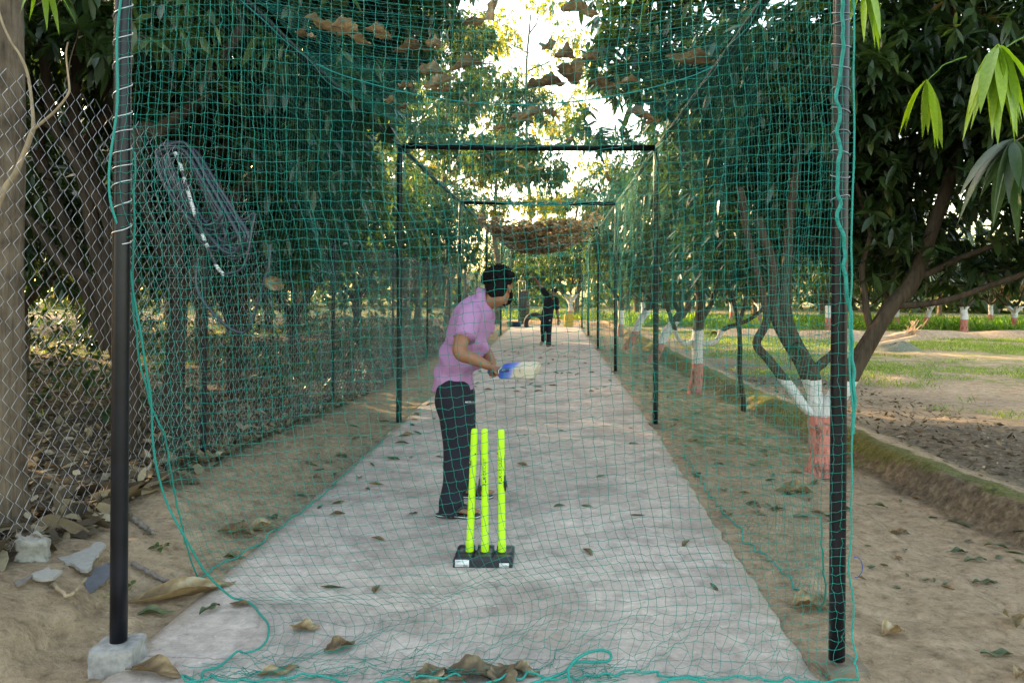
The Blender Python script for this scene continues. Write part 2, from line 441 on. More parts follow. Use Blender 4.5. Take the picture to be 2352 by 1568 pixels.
# ------------------------------------------------------------------ world, sun, camera
# low sun from the far left
SUN_AZ_VEC = Vector((-0.80, 0.60, 0)).normalized(); SUN_EL = math.radians(17)
w = bpy.data.worlds.new('World'); scene.world = w; w.use_nodes = True
nt = w.node_tree; nt.nodes.clear()
sky = nt.nodes.new('ShaderNodeTexSky'); sky.sky_type = 'NISHITA'; sky.sun_disc = False
sky.sun_elevation = SUN_EL
sky.sun_rotation = math.atan2(SUN_AZ_VEC.x, SUN_AZ_VEC.y)
sky.air_density = 1.0; sky.dust_density = 2.5; sky.ozone_density = 1.0
bg = nt.nodes.new('ShaderNodeBackground'); bg.inputs['Strength'].default_value = 0.15
wo = nt.nodes.new('ShaderNodeOutputWorld')
nt.links.new(sky.outputs[0], bg.inputs['Color']); nt.links.new(bg.outputs[0], wo.inputs['Surface'])
sl = bpy.data.lights.new('sun', 'SUN'); sl.energy = 2.5; sl.angle = math.radians(.5); sl.color = (1, .80, .55)
so = bpy.data.objects.new('sun', sl); col.objects.link(so)
sd = -(SUN_AZ_VEC * math.cos(SUN_EL) + Vector((0, 0, math.sin(SUN_EL))))
so.rotation_euler = sd.to_track_quat('-Z', 'Y').to_euler(); so.location = (-30, 20, 30)
cam = bpy.data.cameras.new('camera'); cam.sensor_width = 36; cam.sensor_fit = 'HORIZONTAL'
cam.lens = 36 * FPX / 2352; cam.shift_x = -(VX - 1176) / 2352; cam.shift_y = -(784 - VY) / 2352
cam.clip_start = .05; cam.clip_end = 1000
co = bpy.data.objects.new('camera', cam); col.objects.link(co)
co.matrix_world = Matrix.Translation((0, 0, CAMZ)) @ Matrix.Rotation(PI / 2, 4, 'X') @ Matrix.Rotation(ROLL, 4, 'Z')
scene.camera = co
scene.view_settings.view_transform = 'Standard'; scene.view_settings.look = 'None'
scene.view_settings.exposure = 3.0; scene.view_settings.gamma = 1
scene.view_settings.use_white_balance = True; scene.view_settings.white_balance_temperature = 8600; scene.view_settings.white_balance_tint = 6
scene.cycles.max_bounces = 5; scene.cycles.diffuse_bounces = 3; scene.cycles.glossy_bounces = 2
scene.cycles.transmission_bounces = 3; scene.cycles.transparent_max_bounces = 4
scene.cycles.use_denoising = True

# ------------------------------------------------------------------ ground
def sstep(a, b, x):
    t = np.clip((x - a) / (b - a), 0, 1); return t * t * (3 - 2 * t)
def ridge_x(Y): return 2.62 + 4.3 / np.maximum(Y, 2.5)
def ground_z(x, y):
    x = np.asarray(x, float); y = np.asarray(y, float)
    n1 = fbm(x, y, 1.1, 3, .4) * .012; n2 = fbm(x, y, 7, 3, 1.9) * .010 + fbm(x, y, 23, 2, .7) * .0042 * (np.abs(x) < 6)
    z = n1 + n2
    near = 1 - sstep(34, 40, y)
    # right: shallow channel along the pitch, then the mossy bank, then the field
    rx = ridge_x(y) + fbm(y, y * 0, .8, 2, 2.) * .06
    d = x - rx
    chan = -.03 - .045 * sstep(1.2, 2.3, x + fbm(x, y, 2.2, 2, .9) * .08)
    chan = chan - .065 * sstep(2.30, 2.42, x + .020 * fbm(x, y, 6, 3, 4.) + .012 * fbm(x, y, 19, 2, 1.)) * (1 - .6 * sstep(6, 8, y))
    bank = chan + (.095 - chan) * sstep(-.30, -.04, d)
    right = np.where(d < 0, bank, .095 - .08 * sstep(.03, .55, d))
    # left: the bank up to the fence
    zb = .19 - .19 * sstep(4, 12, y)
    left = -.02 + (zb + .02) * sstep(-1.80, -2.75, x) if False else -.02 + (zb + .02) * (1 - sstep(-2.75, -1.80, x)) + .10 * (1 - sstep(-4.2, -2.9, x)) * (1 - sstep(6, 14, y))
    left = left + (1 - sstep(-2.0, -1.85, x)) * fbm(x, y, 5, 3, 3.1) * .016 * (1 - sstep(7, 12, y))
    left = left + .085 * (1 - sstep(-2.22, -2.13, x + .05 * fbm(x, y, 6, 3, 2.2))) * np.exp(-((y - 3.35) / .42) ** 4) * (1 - sstep(-2.35, -2.75, x) * 0)
    mid = np.full_like(x, -.06)
    base = np.where(x > 1.07, right, np.where(x < -1.76, left, mid))
    z = z + base * near
    return z
def axis(*parts):
    return np.unique(np.concatenate([np.arange(a, b, s) for a, b, s in parts]))
gx = axis((-140, -40, 12), (-40, -12, 2.0), (-12, -5, .3), (-5, -1.6, .05), (-1.6, 1.0, .2), (1.0, 4.6, .045), (4.6, 9, .15), (9, 20, .5), (20, 60, 3), (60, 141, 12))
gy = axis((-4, 2.6, .5), (2.6, 9, .05), (9, 18, .14), (18, 42, .45), (42, 90, 3), (90, 300, 15))
X, Y = np.meshgrid(gx, gy)
Z = ground_z(X, Y)
V = np.stack([X, Y, Z], -1).reshape(-1, 3)
ny, nx = X.shape
i, j = np.meshgrid(np.arange(ny - 1), np.arange(nx - 1), indexing='ij')
b = i * nx + j
F = np.stack([b, b + 1, b + nx + 1, b + nx], -1).reshape(-1, 4)
x, y = V[:, 0], V[:, 1]
rx = ridge_x(y); d = x - rx
litter_shade = np.where(x < -2.5, .95 * (1 - sstep(-2.9, -2.45, x)), 0)  # leaf litter behind the fence, deepened to paint the tree shade into the soil
litter_shade = np.maximum(litter_shade, sstep(.15, .5, d) * (1 - sstep(1.6, 3.2, d)) * (1 - sstep(14, 20, y)) * .9 * (1 - .75 * sstep(8.6, 9.6, y) * (1 - sstep(12, 13, y))))
litter_shade = np.maximum(litter_shade, .8 * sstep(-.42, -.3, d) * (1 - sstep(-.12, -.04, d)) * (y < 34))
moss = .95 * np.exp(-((d - .02) / .11) ** 2) + .42 * sstep(5.5, 8, y) * (x > 1.3) * (d < 0) * (1 - sstep(20, 30, y)) + .12 * (x > 1.5) * (d < 0)
green = np.where(x > 0, .55 * sstep(1.8, 4.5, d) * sstep(9, 14, y), .0) + np.where(x < -4, .30 * (1 - sstep(-14, -8, x)), 0)
green = np.maximum(green, .65 * sstep(36, 44, y))
me = npmesh('ground', V, F, {'litter': litter_shade, 'moss': moss, 'green': green}, True, (M['ground'],))
tag(link('ground', me), kind='structure')

# the concrete pitch: a slab with a ragged right edge
def slab_edge_r(y): return 1.088 + .007 * fbm(y, y * 0, 2.6, 4, .3) + .010 * fbm(y, y * 0, 17, 3, 1.3) + .06 * sstep(4, 9, y)
def slab_edge_l(y): return -1.79 + .008 * fbm(y, y * 0, 3.1, 3, 1.7)
ys = axis((1.6, 12, .045), (12, 34.6, .2)); us = np.linspace(0, 1, 64)
YY, UU = np.meshgrid(ys, us, indexing='ij')
XL, XR = slab_edge_l(YY), slab_edge_r(YY)
XX = XL + (XR - XL) * UU
edge = np.minimum(UU, 1 - UU) * 2.9
ZZ = fbm(XX, YY, 1.3, 3, 2.2) * .0022 - .012 * (1 - sstep(0, .03, edge))
n0, n1 = XX.shape
V = np.stack([XX, YY, ZZ], -1)
skL = V[:, :1].copy(); skL[..., 2] = -.14; skL[..., 0] -= .01
skR = V[:, -1:].copy(); skR[..., 2] = -.14; skR[..., 0] += .01
V = np.concatenate([skL, V, skR], 1); n1 += 2
fr = V[:1].copy(); fr[..., 2] = -.14; bk = V[-1:].copy(); bk[..., 2] = -.14
V = np.concatenate([fr, V, bk], 0); n0 += 2
i, j = np.meshgrid(np.arange(n0 - 1), np.arange(n1 - 1), indexing='ij'); b = i * n1 + j
F = np.stack([b, b + 1, b + n1 + 1, b + n1], -1).reshape(-1, 4)
vx, vy = V[..., 0].ravel(), V[..., 1].ravel()
dust = 1 - np.clip(np.minimum(vx - slab_edge_l(vy), slab_edge_r(vy) - vx) / .30, 0, 1)
tag(link('concrete_pitch', npmesh('concrete_pitch', V.reshape(-1, 3), F, {'dust': dust}, True, (M['concrete'],))), kind='structure')
def gz(x, y):
    if slab_edge_l(np.float64(y)) < x < slab_edge_r(np.float64(y)) and y < 34.6: return 0.0
    return float(ground_z(np.array([x]), np.array([y]))[0])
# ------------------------------------------------------------------ the cage of black pipes
BAY, Y1, CX0, CX1, ZT = 5.8, 3.22, -1.806, 1.192, 3.23
FY = [Y1 + BAY * k for k in range(6)]
cage = empty('batting_cage', (-.3, Y1, 0), 'long cage of black pipe arches spanning the concrete cricket pitch', 'cricket cage')
def round_pipe(name, a, b, r, parent, mat='pipe', k=16):
    mb = MB(); pts = np.linspace(np.array(tuple(a)), np.array(tuple(b)), 12)
    capped_tube(mb, pts, r, k)
    return mb.obj(name, M[mat], parent, True)
for k, yy in enumerate(FY):
    r = .0335
    zl = .085 if k == 0 else -.03
    zr = .03 if k == 0 else -.03
    for xx, zb in ((CX0, zl), (CX1, zr)):
        mb = MB()
        pts = np.linspace((xx, yy, zb), (xx, yy, ZT + .03), 14)
        if k: pts[:, 0] += .006 * np.sin(pts[:, 2] * 1.3 + k)
        capped_tube(mb, pts, r, 18)
        mb.obj('post', M['pipe'], cage, True)
    mb = MB(); xs = np.linspace(CX0 + .01, CX1 - .01, 16)
    pts = np.stack([xs, np.full(16, yy), ZT - .012 * np.sin(np.linspace(0, PI, 16))], -1)
    capped_tube(mb, pts, .035, 14); mb.obj('crossbar', M['rail'], cage, True)
    if k < 5:
        for xx in (CX0, CX1):
            mb = MB(); ysr = np.linspace(yy + .03, yy + BAY - .03, 14)
            pts = np.stack([np.full(14, xx), ysr, ZT - .018 * np.sin(np.linspace(0, PI, 14))], -1)
            capped_tube(mb, pts, .027, 12); mb.obj('rail', M['rail'], cage, True)
def rough_block(name, c, s, seed, parent, mat, rot=0, amp=.10):
    g = 7
    mb = MB(); r = np.random.default_rng(seed)
    # six gridded faces pushed about by noise
    lin = np.linspace(-.5, .5, g)
    A, B = np.meshgrid(lin, lin)
    for ax in range(3):
        for sg in (-.5, .5):
            Q = np.zeros((g, g, 3)); o = [i for i in range(3) if i != ax]
            Q[..., ax] = sg; Q[..., o[0]] = A; Q[..., o[1]] = B
            q = Q.reshape(-1, 3).copy()
            nn = np.array([mnoise.noise(Vector((v * 3.1 + seed).tolist())) for v in q])
            ln = np.linalg.norm(q, axis=1)
            q = q * (1 + amp * nn)[:, None] * np.where(ln > .8, .93, np.where(ln > .68, .97, 1))[:, None]
            q = q * np.array(s)
            cr, sr = math.cos(rot), math.sin(rot)
            q = np.stack([q[:, 0] * cr - q[:, 1] * sr, q[:, 0] * sr + q[:, 1] * cr, q[:, 2]], -1) + np.array(c)
            i, j = np.meshgrid(np.arange(g - 1), np.arange(g - 1), indexing='ij'); b = i * g + j
            f = np.stack([b, b + 1, b + g + 1, b + g], -1).reshape(-1, 4)
            if (sg > 0) == (ax == 1): f = f[:, ::-1]
            mb.add(q, f)
    return mb.obj(name, mat, parent)
rough_block('footing', (CX0 + .005, Y1 - .01, .025), (.175, .16, .12), 3, cage, M['footing'], .1)
rough_block('footing', (CX1 + .02, Y1 + .02, -.068), (.19, .18, .15), 4, cage, M['mud'], .2)
for k in range(1, 6):
    rough_block('footing', (CX1 + .03, FY[k], -.05), (.17, .2, .12), 10 + k, cage, M['mud'], .3)
    rough_block('footing', (CX0 - .02, FY[k], -.05), (.17, .2, .11), 20 + k, cage, M['mud'], .1)

# ------------------------------------------------------------------ netting
def Pv(px, py, Y):
    dx, dy = px - VX, py - VY
    ux, uy = dx * CR + dy * SR, -dx * SR + dy * CR
    return np.stack([ux * Y / FPX, np.broadcast_to(Y, ux.shape), CAMZ - uy * Y / FPX], -1)
def wavy(G, jit, axis):
    """lines through a grid of knots with a slack midpoint in every mesh side"""
    if axis == 1: G = G.transpose(1, 0, 2)
    mid = (G[:, 1:] + G[:, :-1]) / 2
    mid = mid + rng.normal(0, jit, mid.shape)
    mid[..., 2] -= jit * .9
    out = np.empty((G.shape[0], G.shape[1] * 2 - 1, 3)); out[:, 0::2] = G; out[:, 1::2] = mid
    return out
def knots(mb, G, r):
    c = G.reshape(-1, 3)
    o = np.array([(1, 0, 0), (0, 1, 0), (-1, 0, 0), (0, -1, 0), (0, 0, 1), (0, 0, -1)]) * r
    V = (c[:, None] + o[None]).reshape(-1, 3)
    q = np.array([(0, 1, 4, 4), (1, 2, 4, 4), (2, 3, 4, 4), (3, 0, 4, 4), (1, 0, 5, 5), (2, 1, 5, 5), (3, 2, 5, 5), (0, 3, 5, 5)])[:, :3]
    F = (np.arange(len(c))[:, None, None] * 6 + q[None]).reshape(-1, 3)
    return V, F

# front net: hangs from the first arch, is dragged inwards at its lower left, and lies in a heap on the slab
def edge_curve(pts, n):
    p = spline(pts, 600); seg = np.r_[0, np.cumsum(np.linalg.norm(np.diff(p[:, :2], axis=0), axis=1))]
    t = np.linspace(0, seg[-1], n)
    return np.stack([np.interp(t, seg, p[:, c]) for c in range(3)], -1)
RW, CO = 84, 67
Lc = edge_curve([(284, -253, 3.16), (280, 0, 3.16), (272, 240, 3.16), (268, 440, 3.17), (288, 530, 3.2), (301, 610, 3.25), (318, 750, 3.3), (337, 900, 3.38), (352, 1010, 3.45), (380, 1130, 3.55), (420, 1225, 3.62), (470, 1300, 3.72), (512, 1348, 3.80), (545, 1374, 3.84), (590, 1384, 3.86), (616, 1410, 3.8), (627, 1445, 3.6), (608, 1482, 3.45), (560, 1510, 3.3), (480, 1542, 3.2), (415, 1570, 3.07)], RW)
Rc = edge_curve([(1952, -253, 3.15), (1958, 0, 3.15), (1962, 300, 3.15), (1966, 700, 3.15), (1964, 1000, 3.16), (1956, 1200, 3.18), (1950, 1300, 3.17), (1962, 1390, 3.16), (1968, 1470, 3.14), (1976, 1580, 3.05)], RW)
u = np.linspace(0, 1, CO)[None]; v = np.linspace(0, 1, RW)[:, None]
PX = Lc[:, :1] * (1 - u) + Rc[:, :1] * u
PY = Lc[:, 1:2] * (1 - u) + Rc[:, 1:2] * u
YP = Lc[:, 2:] * (1 - u) ** 1.6 + Rc[:, 2:] * u + (1 - (1 - u) ** 1.6 - u) * 3.2 + .16 * np.sin(PI * u) * sstep(.35, 1, v)
PX = PX + 9 * fbm(u * 9 + v, v * 7, 1., 3, .5) + 2.4 * fbm(u * 30, v * 26, 1., 2, 3.5) + 26 * np.sin(PI * u) * v ** 3 * np.sin(5 * u)
PY = PY + 7 * fbm(u * 7, v * 9 + u, 1., 3, 2.5) + 2.4 * fbm(u * 28, v * 30, 1., 2, 1.5) + 34 * np.sin(PI * u) * (1 - sstep(.25, .6, v)) * np.sin(4.5 * u - .6) + 22 * np.sin(PI * u) * sstep(.1, .9, v) * np.sin(4.2 * u + 1.5)
low = sstep(1340, 1540, PY)
PX = PX + low * rng.normal(0, 6, PX.shape); PY = PY + low * (rng.normal(0, 6, PX.shape) + 8 * np.sin(u * 40 + v * 60))
def gather(PX, PY, a, b, reach, pull):
    a = np.array(a, float); b = np.array(b, float); d = b - a; L = np.linalg.norm(d); d /= L; nrm = np.array([-d[1], d[0]])
    s = (PX - a[0]) * d[0] + (PY - a[1]) * d[1]; t = (PX - a[0]) * nrm[0] + (PY - a[1]) * nrm[1]
    wgt = pull * np.exp(-(t / reach) ** 2) * sstep(-.05, .25, s / L) * (1 - sstep(.75, 1.1, s / L))
    return PX - nrm[0] * t * wgt, PY - nrm[1] * t * wgt
PX, PY = gather(PX, PY, (700, 1545), (1150, 1310), 48, .72)
PX, PY = gather(PX, PY, (560, 1560), (900, 1400), 34, .6)
PX, PY = gather(PX, PY, (420, 1565), (1250, 1535), 40, .72)
PX, PY = gather(PX, PY, (1200, 1545), (1900, 1560), 45, .6)
uy = -(PX - VX) * SR + (PY - VY) * CR
YG = np.where(uy > 10, (CAMZ - .009) * FPX / np.maximum(uy, 10), 99)
G = Pv(PX, PY, np.minimum(YP, YG))
G[..., 2] = np.maximum(G[..., 2], .007 + np.abs(rng.normal(0, .006, PX.shape)) * low)
fn = empty('front_net', (-.3, Y1 - .06, 0), 'turquoise net hung across the open end of the cage, dragging on the concrete', 'net')
mb = MB()
mb.add(*tubes(wavy(G, .0028, 0), .00100, 4)); mb.add(*tubes(wavy(G, .0028, 1), .00100, 4))
# loose twine in the heap
ls = []
for q in range(70):
    cx, cy = (rng.uniform(440, 1000), rng.uniform(1505, 1575)) if q < 45 else (rng.uniform(1310, 1420), rng.uniform(1515, 1570))
    a = rng.uniform(0, PI); L = rng.uniform(15, 45)
    ls.append(spline([PG(cx - L * math.cos(a), cy - .4 * L * math.sin(a), .006), PG(cx + rng.normal(0, 8), cy + rng.normal(0, 5), .012 + abs(rng.normal(0, .012))), PG(cx + L * math.cos(a), cy + .4 * L * math.sin(a), .006)], 9))
mb.add(*tubes(np.array(ls), .0014, 4))
mb.obj('mesh', M['net'], fn, True)
mb = MB(); mb.add(*knots(mb, G, .0027)); mb.obj('knot', M['net'], fn)
def rope(name, pts, r, parent, n=200, closed=False, mat='rope', jit=.0):
    p = spline(pts, n, closed)
    if jit: p = p + np.stack([fbm(np.arange(len(p)) * .21, np.arange(len(p)) * .13, 1., 2, s) for s in (0., 1., 2.)], -1) * jit
    mb = MB(); capped_tube(mb, p, r, 8)
    ph = np.linspace(0, len(p) * .9, len(p))
    return mb.obj(name, M[mat], parent, True)
rope('edge_rope', G[::1, 0], .0050, fn, 320)
rope('edge_rope', G[::1, -1], .0042, fn, 320)
bot = G[-1].copy(); bot[:, 2] += .006
rope('edge_rope', bot, .0045, fn, 260, jit=.004)
lp = [PG(1210, 1572, .01), PG(1262, 1556, .015), PG(1300, 1540, .02), PG(1318, 1518, .05), PG(1345, 1500, .05), PG(1380, 1492, .04), PG(1402, 1500, .03), PG(1398, 1516, .02), PG(1360, 1520, .02), PG(1325, 1520, .03), PG(1306, 1536, .04), PG(1310, 1565, .02), PG(1325, 1585, .01)]
rope('edge_rope', lp, .0062, fn, 160)
rope('edge_rope', [PG(1480, 1585, .01), PG(1530, 1562, .015), PG(1580, 1556, .02), PG(1625, 1570, .012), PG(1650, 1590, .01)], .0055, fn, 80)
def side_net(name, label, x0, front, out, seed):
    root = empty(name, (x0, Y1, 0), label, 'net', 'nets along the two long sides of the cage')
    ycs = np.concatenate([np.arange(0, 11.8, .056), np.arange(11.8, 29.01, .10)]); ycs = ycs / ycs[-1]
    zs = np.linspace(1, 0, 60)
    U, Zf = np.meshgrid(ycs, zs)
    zz = Zf * ZT
    yf = Y1 + front(zz)
    yy = yf + U * (FY[5] - yf) + .02 * fbm(zz * 3, U * 20, 1, 2, seed)
    xx = x0 + out(yy, zz) + (.035 * fbm(yy, zz * 1.4, 1.1, 3, seed) + .012 * fbm(yy, zz, 5, 2, seed + 1)) * np.sin(PI * np.clip(Zf, .03, .99)) ** .5
    zsag = zz - .03 * np.abs(np.sin(yy * 2.7)) * Zf ** 6
    gr = np.where((xx > -1.78) & (xx < 1.1), .006, .0) + ground_z(xx, yy) * ((xx < -1.78) | (xx > 1.1)) + .012
    zz = gr + (zsag - 0) * (ZT - gr) / ZT + .014 * fbm(yy, zz, 6, 2, seed + 2) * Zf * (1 - Zf) * 4
    G = np.stack([xx, yy, zz], -1)
    mb = MB()
    mb.add(*tubes(G, .00092, 3)); mb.add(*tubes(G.transpose(1, 0, 2), .00092, 3))
    mb.obj('mesh', M['net_side'], root)
    return root, G
ln, LG = side_net('side_net', 'turquoise net down the fence side of the pitch, behind the batsman', CX0 + .035,
    lambda z: .06 + .90 * np.clip(1 - z / 1.75, 0, 1) ** 1.4, lambda y, z: -.17 * np.exp(-((y - 4) / .55) ** 2) * np.clip(1 - z / 1.8, 0, 1) + .05 * np.clip(1 - z, 0, 1) * sstep(4.5, 5.5, y), 1.)
rope('edge_rope', LG[20:, 0] + np.array([0, 0, .004]), .0042, ln, 160, jit=.004)
rope('edge_rope', LG[-1, :70] + np.array([0, 0, .004]), .0042, ln, 260, jit=.010)
rn, RG = side_net('side_net', 'turquoise net down the orchard side of the pitch, beside the painted trees', CX1 - .035,
    lambda z: .05 + .55 * np.clip(1 - z / .5, 0, 1) ** 1.5, lambda y, z: (.10 * np.exp(-((y - 3.9) / .8) ** 2) + .07) * np.clip(1 - z / .7, 0, 1), 4.)
rope('edge_rope', RG[48:, 0] + np.array([0, 0, .004]), .0040, rn, 60, jit=.003)
rope('edge_rope', RG[-1, :66] + np.array([0, 0, .005]), .0040, rn, 260, jit=.012)

# roof net, sagging between the arches; far bays carry a load of dead leaves
def roof_sag(x, y):
    b = np.clip((y - Y1) / BAY, 0, 4.999); k = b.astype(int); f = b - k
    S = np.array([.30, .30, .62, .60, .40])[k]
    ux = np.clip((x - CX0) / (CX1 - CX0), 0, 1)
    lx = np.array([1.0, 1.0, .75, .8, 1.0])[k]
    return ZT + .03 - S * np.sin(PI * f) ** .75 * np.sin(PI * ux ** lx) ** .8
def roof_pt(x, y):
    return float(roof_sag(np.array([x]), np.array([y]))[0])
ycs = np.concatenate([np.arange(Y1, 15, .056), np.arange(15, FY[5], .10)])
xs = np.linspace(CX0, CX1, 54)
YY, XX = np.meshgrid(ycs, xs, indexing='ij')
ZZ = roof_sag(XX, YY) + .02 * fbm(XX, YY, 2.5, 3, 5.)
G = np.stack([XX + .02 * fbm(XX, YY, 2, 2, 1), YY + .03 * fbm(XX, YY, 1.6, 2, 2), ZZ], -1)
rf = empty('roof_net', (-.3, Y1, ZT), 'turquoise net sagging over the top of the cage with dead leaves lying in it', 'net')
mb = MB(); mb.add(*tubes(G, .0009, 3)); mb.add(*tubes(G.transpose(1, 0, 2), .0009, 3)); mb.obj('mesh', M['net_side'], rf)
xr = np.linspace(CX0, CX1, 24)
rope('seam_rope', [(x_, 5.82, roof_pt(x_, 5.82) - .008) for x_ in xr], .0048, rf, 120)
for xx, s in ((CX0 + .03, .9), (CX1 - .03, .8)):
    yr = np.linspace(Y1, 15, 90)
    rope('seam_rope', [(xx + .012 * math.sin(q * 7), q, ZT - .045 + .012 * math.sin(q * 5)) for q in yr], .0035, rf, 260)
# end net
zs = np.linspace(0.02, ZT, 34); xs = np.linspace(CX0, CX1, 34)
ZZ, XX = np.meshgrid(zs, xs, indexing='ij')
G = np.stack([XX, FY[5] + .05 + .04 * fbm(XX, ZZ, 2, 2, 3), ZZ], -1)
en = empty('end_net', (-.3, FY[5], 0), 'pale turquoise net closing the far end of the cage behind the bowler', 'net')
mb = MB(); mb.add(*tubes(G, .0030, 3)); mb.add(*tubes(G.transpose(1, 0, 2), .0030, 3)); mb.obj('mesh', M['net_side'], en)

# lashings
p = []
zc = ZT; ang = 0
zt_end = P(283, 560, Y1).z
turns = [0]
zl = [3.15, 3.02, 2.93, 2.84] + [P(300, y_, Y1).z for y_ in (25, 90, 138, 208, 269, 303, 350, 383, 419, 470, 530, 562)]
n_t = len(zl) - 1
tt = np.linspace(0, n_t, n_t * 14)
zz = np.interp(tt, np.arange(n_t + 1), zl)
an = -tt * 2 * PI - 1
pts = np.stack([CX0 + .0365 * np.cos(an), Y1 + .0365 * np.sin(an), zz], -1)
mb = MB(); capped_tube(mb, pts, .0024, 6)
tag(mb.obj('tie_wire', M['tie'], None, True), 'silver wire wound in a spiral round the front post nearest the fence', 'wire')
tb = empty('tie_wire', (CX1, Y1, 1.5), 'wire ties ringing the front post on the orchard side', 'wire')
for py in (25, 45, 100, 150, 205, 250, 305, 350, 402, 455):
    q = P(1938, py, Y1 - .03); a = np.linspace(0, 2 * PI, 22)
    mb = MB(); capped_tube(mb, np.stack([CX1 + .038 * np.cos(a), Y1 + .038 * np.sin(a), q.z + .012 * np.sin(a + py)], -1), .0019, 5)
    mb.obj('loop', M['galv'], tb, True)
pts = []
for py in np.arange(-60, 1010, 24):
    base = np.interp(py, [-60, 0, 120, 200, 500, 800, 1010], [1930, 1934, 1938, 1925, 1927, 1958, 1961])
    pts.append(P(base + rng.normal(0, 2.5), py, Y1 - .055 + rng.normal(0, .004)))
rp = rope('lacing_rope', pts, .0082, None, 420)
tag(rp, 'thick turquoise rope laced down the front post on the orchard side', 'rope')

# ------------------------------------------------------------------ chain-link fence
FX = -2.80
def fence_top(y): return 2.68 - .52 * sstep(5.2, 8.4, y) + .02 * np.sin(y * 3)
def fence_bot(y): return ground_z(np.full_like(y, FX), y) + .01
cf = empty('chain_link_fence', (FX, 3, .15), 'tall galvanised chain link fence running along the leafy bank', 'fence')
wv = .135; Yw = np.arange(2.3, 37, wv / 2); NZ = 51
kk = np.arange(NZ)
L = []
for i_, y0 in enumerate(Yw):
    zz = np.linspace(0, 1, NZ)
    yy = y0 + wv / 2 * np.where((kk + i_) % 2 == 0, -.46, .46)
    yy = yy + .022 * fbm(np.full(NZ, y0), zz * 2.5, 1.5, 2, .8)
    yv = np.full(NZ, y0)
    z = fence_bot(yv) + zz * (fence_top(yv) - fence_bot(yv))
    x = FX + .004 * np.where((kk + i_) % 2 == 0, 1, -1) + .045 * fbm(yv, zz * 2, .9, 3, 2.2) * np.sin(PI * np.clip(zz, .1, 1)) + .05 * fbm(yv, zz, .5, 1, .3)
    L.append(np.stack([x, yy, z], -1))
mb = MB(); mb.add(*tubes(np.array(L), .0020, 3)); mb.obj('wire_mesh', M['galv'], cf)
for yy in (6.25, 9.9, 13.6, 17.3, 21, 24.7, 28.4, 32.1, 35.8):
    h = float(fence_top(np.array([yy]))[0])
    mb = MB(); pp = np.linspace((FX - .03, yy, -.05), (FX - .03, yy + .0, h + .05), 8); capped_tube(mb, pp, .024, 10)
    mb.obj('post', M['pipe'], cf, True)
for zz_ in (.45, .82):
    mb = MB(); yy = np.linspace(6.25, 36, 60)
    capped_tube(mb, np.stack([np.full(60, FX - .005), yy, fence_bot(yy) + zz_ * (fence_top(yy) - fence_bot(yy)) - .02 * np.abs(np.sin(yy * .85))], -1), .0016, 4)
    mb.obj('line_wire', M['galv'], cf)
# ------------------------------------------------------------------ bodies
def loft(mb, rings, k=28, sub=5, m=0):
    """rings: (centre, ua, ub) with half-axis vectors; splined along, closed at both ends"""
    C = spline([r[0] for r in rings], (len(rings) - 1) * sub + 1)
    A = spline([r[1] for r in rings], (len(rings) - 1) * sub + 1)
    B = spline([r[2] for r in rings], (len(rings) - 1) * sub + 1)
    C = np.vstack([C[:1], C, C[-1:]]); A = np.vstack([A[:1] * .01, A, A[-1:] * .01]); B = np.vstack([B[:1] * .01, B, B[-1:] * .01])
    t = np.arange(k) * 2 * PI / k
    V = C[:, None] + A[:, None] * np.cos(t)[None, :, None] + B[:, None] * np.sin(t)[None, :, None]
    n = len(C)
    i, j = np.meshgrid(np.arange(n - 1), np.arange(k), indexing='ij'); b = i * k
    F = np.stack([b + j, b + (j + 1) % k, b + k + (j + 1) % k, b + k + j], -1).reshape(-1, 4)
    mb.add(V.reshape(-1, 3), F, None, m)
def ball(mb, c, r, m=0, seg=16):
    r = (r, r, r) if np.isscalar(r) else r
    th = np.linspace(0.02, PI - .02, seg // 2 + 2); ph = np.arange(seg) * 2 * PI / seg
    V = np.stack([np.sin(th)[:, None] * np.cos(ph), np.sin(th)[:, None] * np.sin(ph), np.cos(th)[:, None] * np.ones(seg)], -1) * np.array(r) + np.array(tuple(c))
    n = len(th)
    i, j = np.meshgrid(np.arange(n - 1), np.arange(seg), indexing='ij'); b = i * seg
    F = np.stack([b + j, b + seg + j, b + seg + (j + 1) % seg, b + (j + 1) % seg], -1).reshape(-1, 4)
    mb.add(V.reshape(-1, 3), F, None, m)
def limb(mb, pts, r, sub=6):
    n = (len(pts) - 1) * sub + 1
    p = spline(pts, n); rr = np.interp(np.linspace(0, len(pts) - 1, n), np.arange(len(pts)), r)
    capped_tube(mb, p, rr, 18)
    ball(mb, p[0], rr[0]); ball(mb, p[-1], rr[-1])
def fuse(mb, name, mat, parent, voxel=.007, smooth=6, mfac=.5):
    """one continuous skin over all the pieces"""
    me = mb.mesh(name + '_core')
    o = bpy.data.objects.new(name, me); col.objects.link(o)
    md = o.modifiers.new('r', 'REMESH'); md.mode = 'VOXEL'; md.voxel_size = voxel
    ms = o.modifiers.new('s', 'SMOOTH'); ms.factor = mfac; ms.iterations = smooth
    dg = bpy.context.evaluated_depsgraph_get(); dg.update()
    m2 = bpy.data.meshes.new_from_object(o.evaluated_get(dg))
    m2.name = name
    bpy.data.objects.remove(o); bpy.data.meshes.remove(me)
    m2.materials.clear()
    return link(name, m2, mat, parent, True)
def vec(*a): return np.array(a, float)
def unit(v): v = np.asarray(v, float); return v / (np.linalg.norm(v) + 1e-9)
def finger(mb, base, dirs, lens, r):
    p = [np.asarray(base, float)]
    for d, l in zip(dirs, lens): p.append(p[-1] + unit(d) * l)
    limb(mb, p, [r, r * .97, r * .9, r * .78][:len(p)], 3)
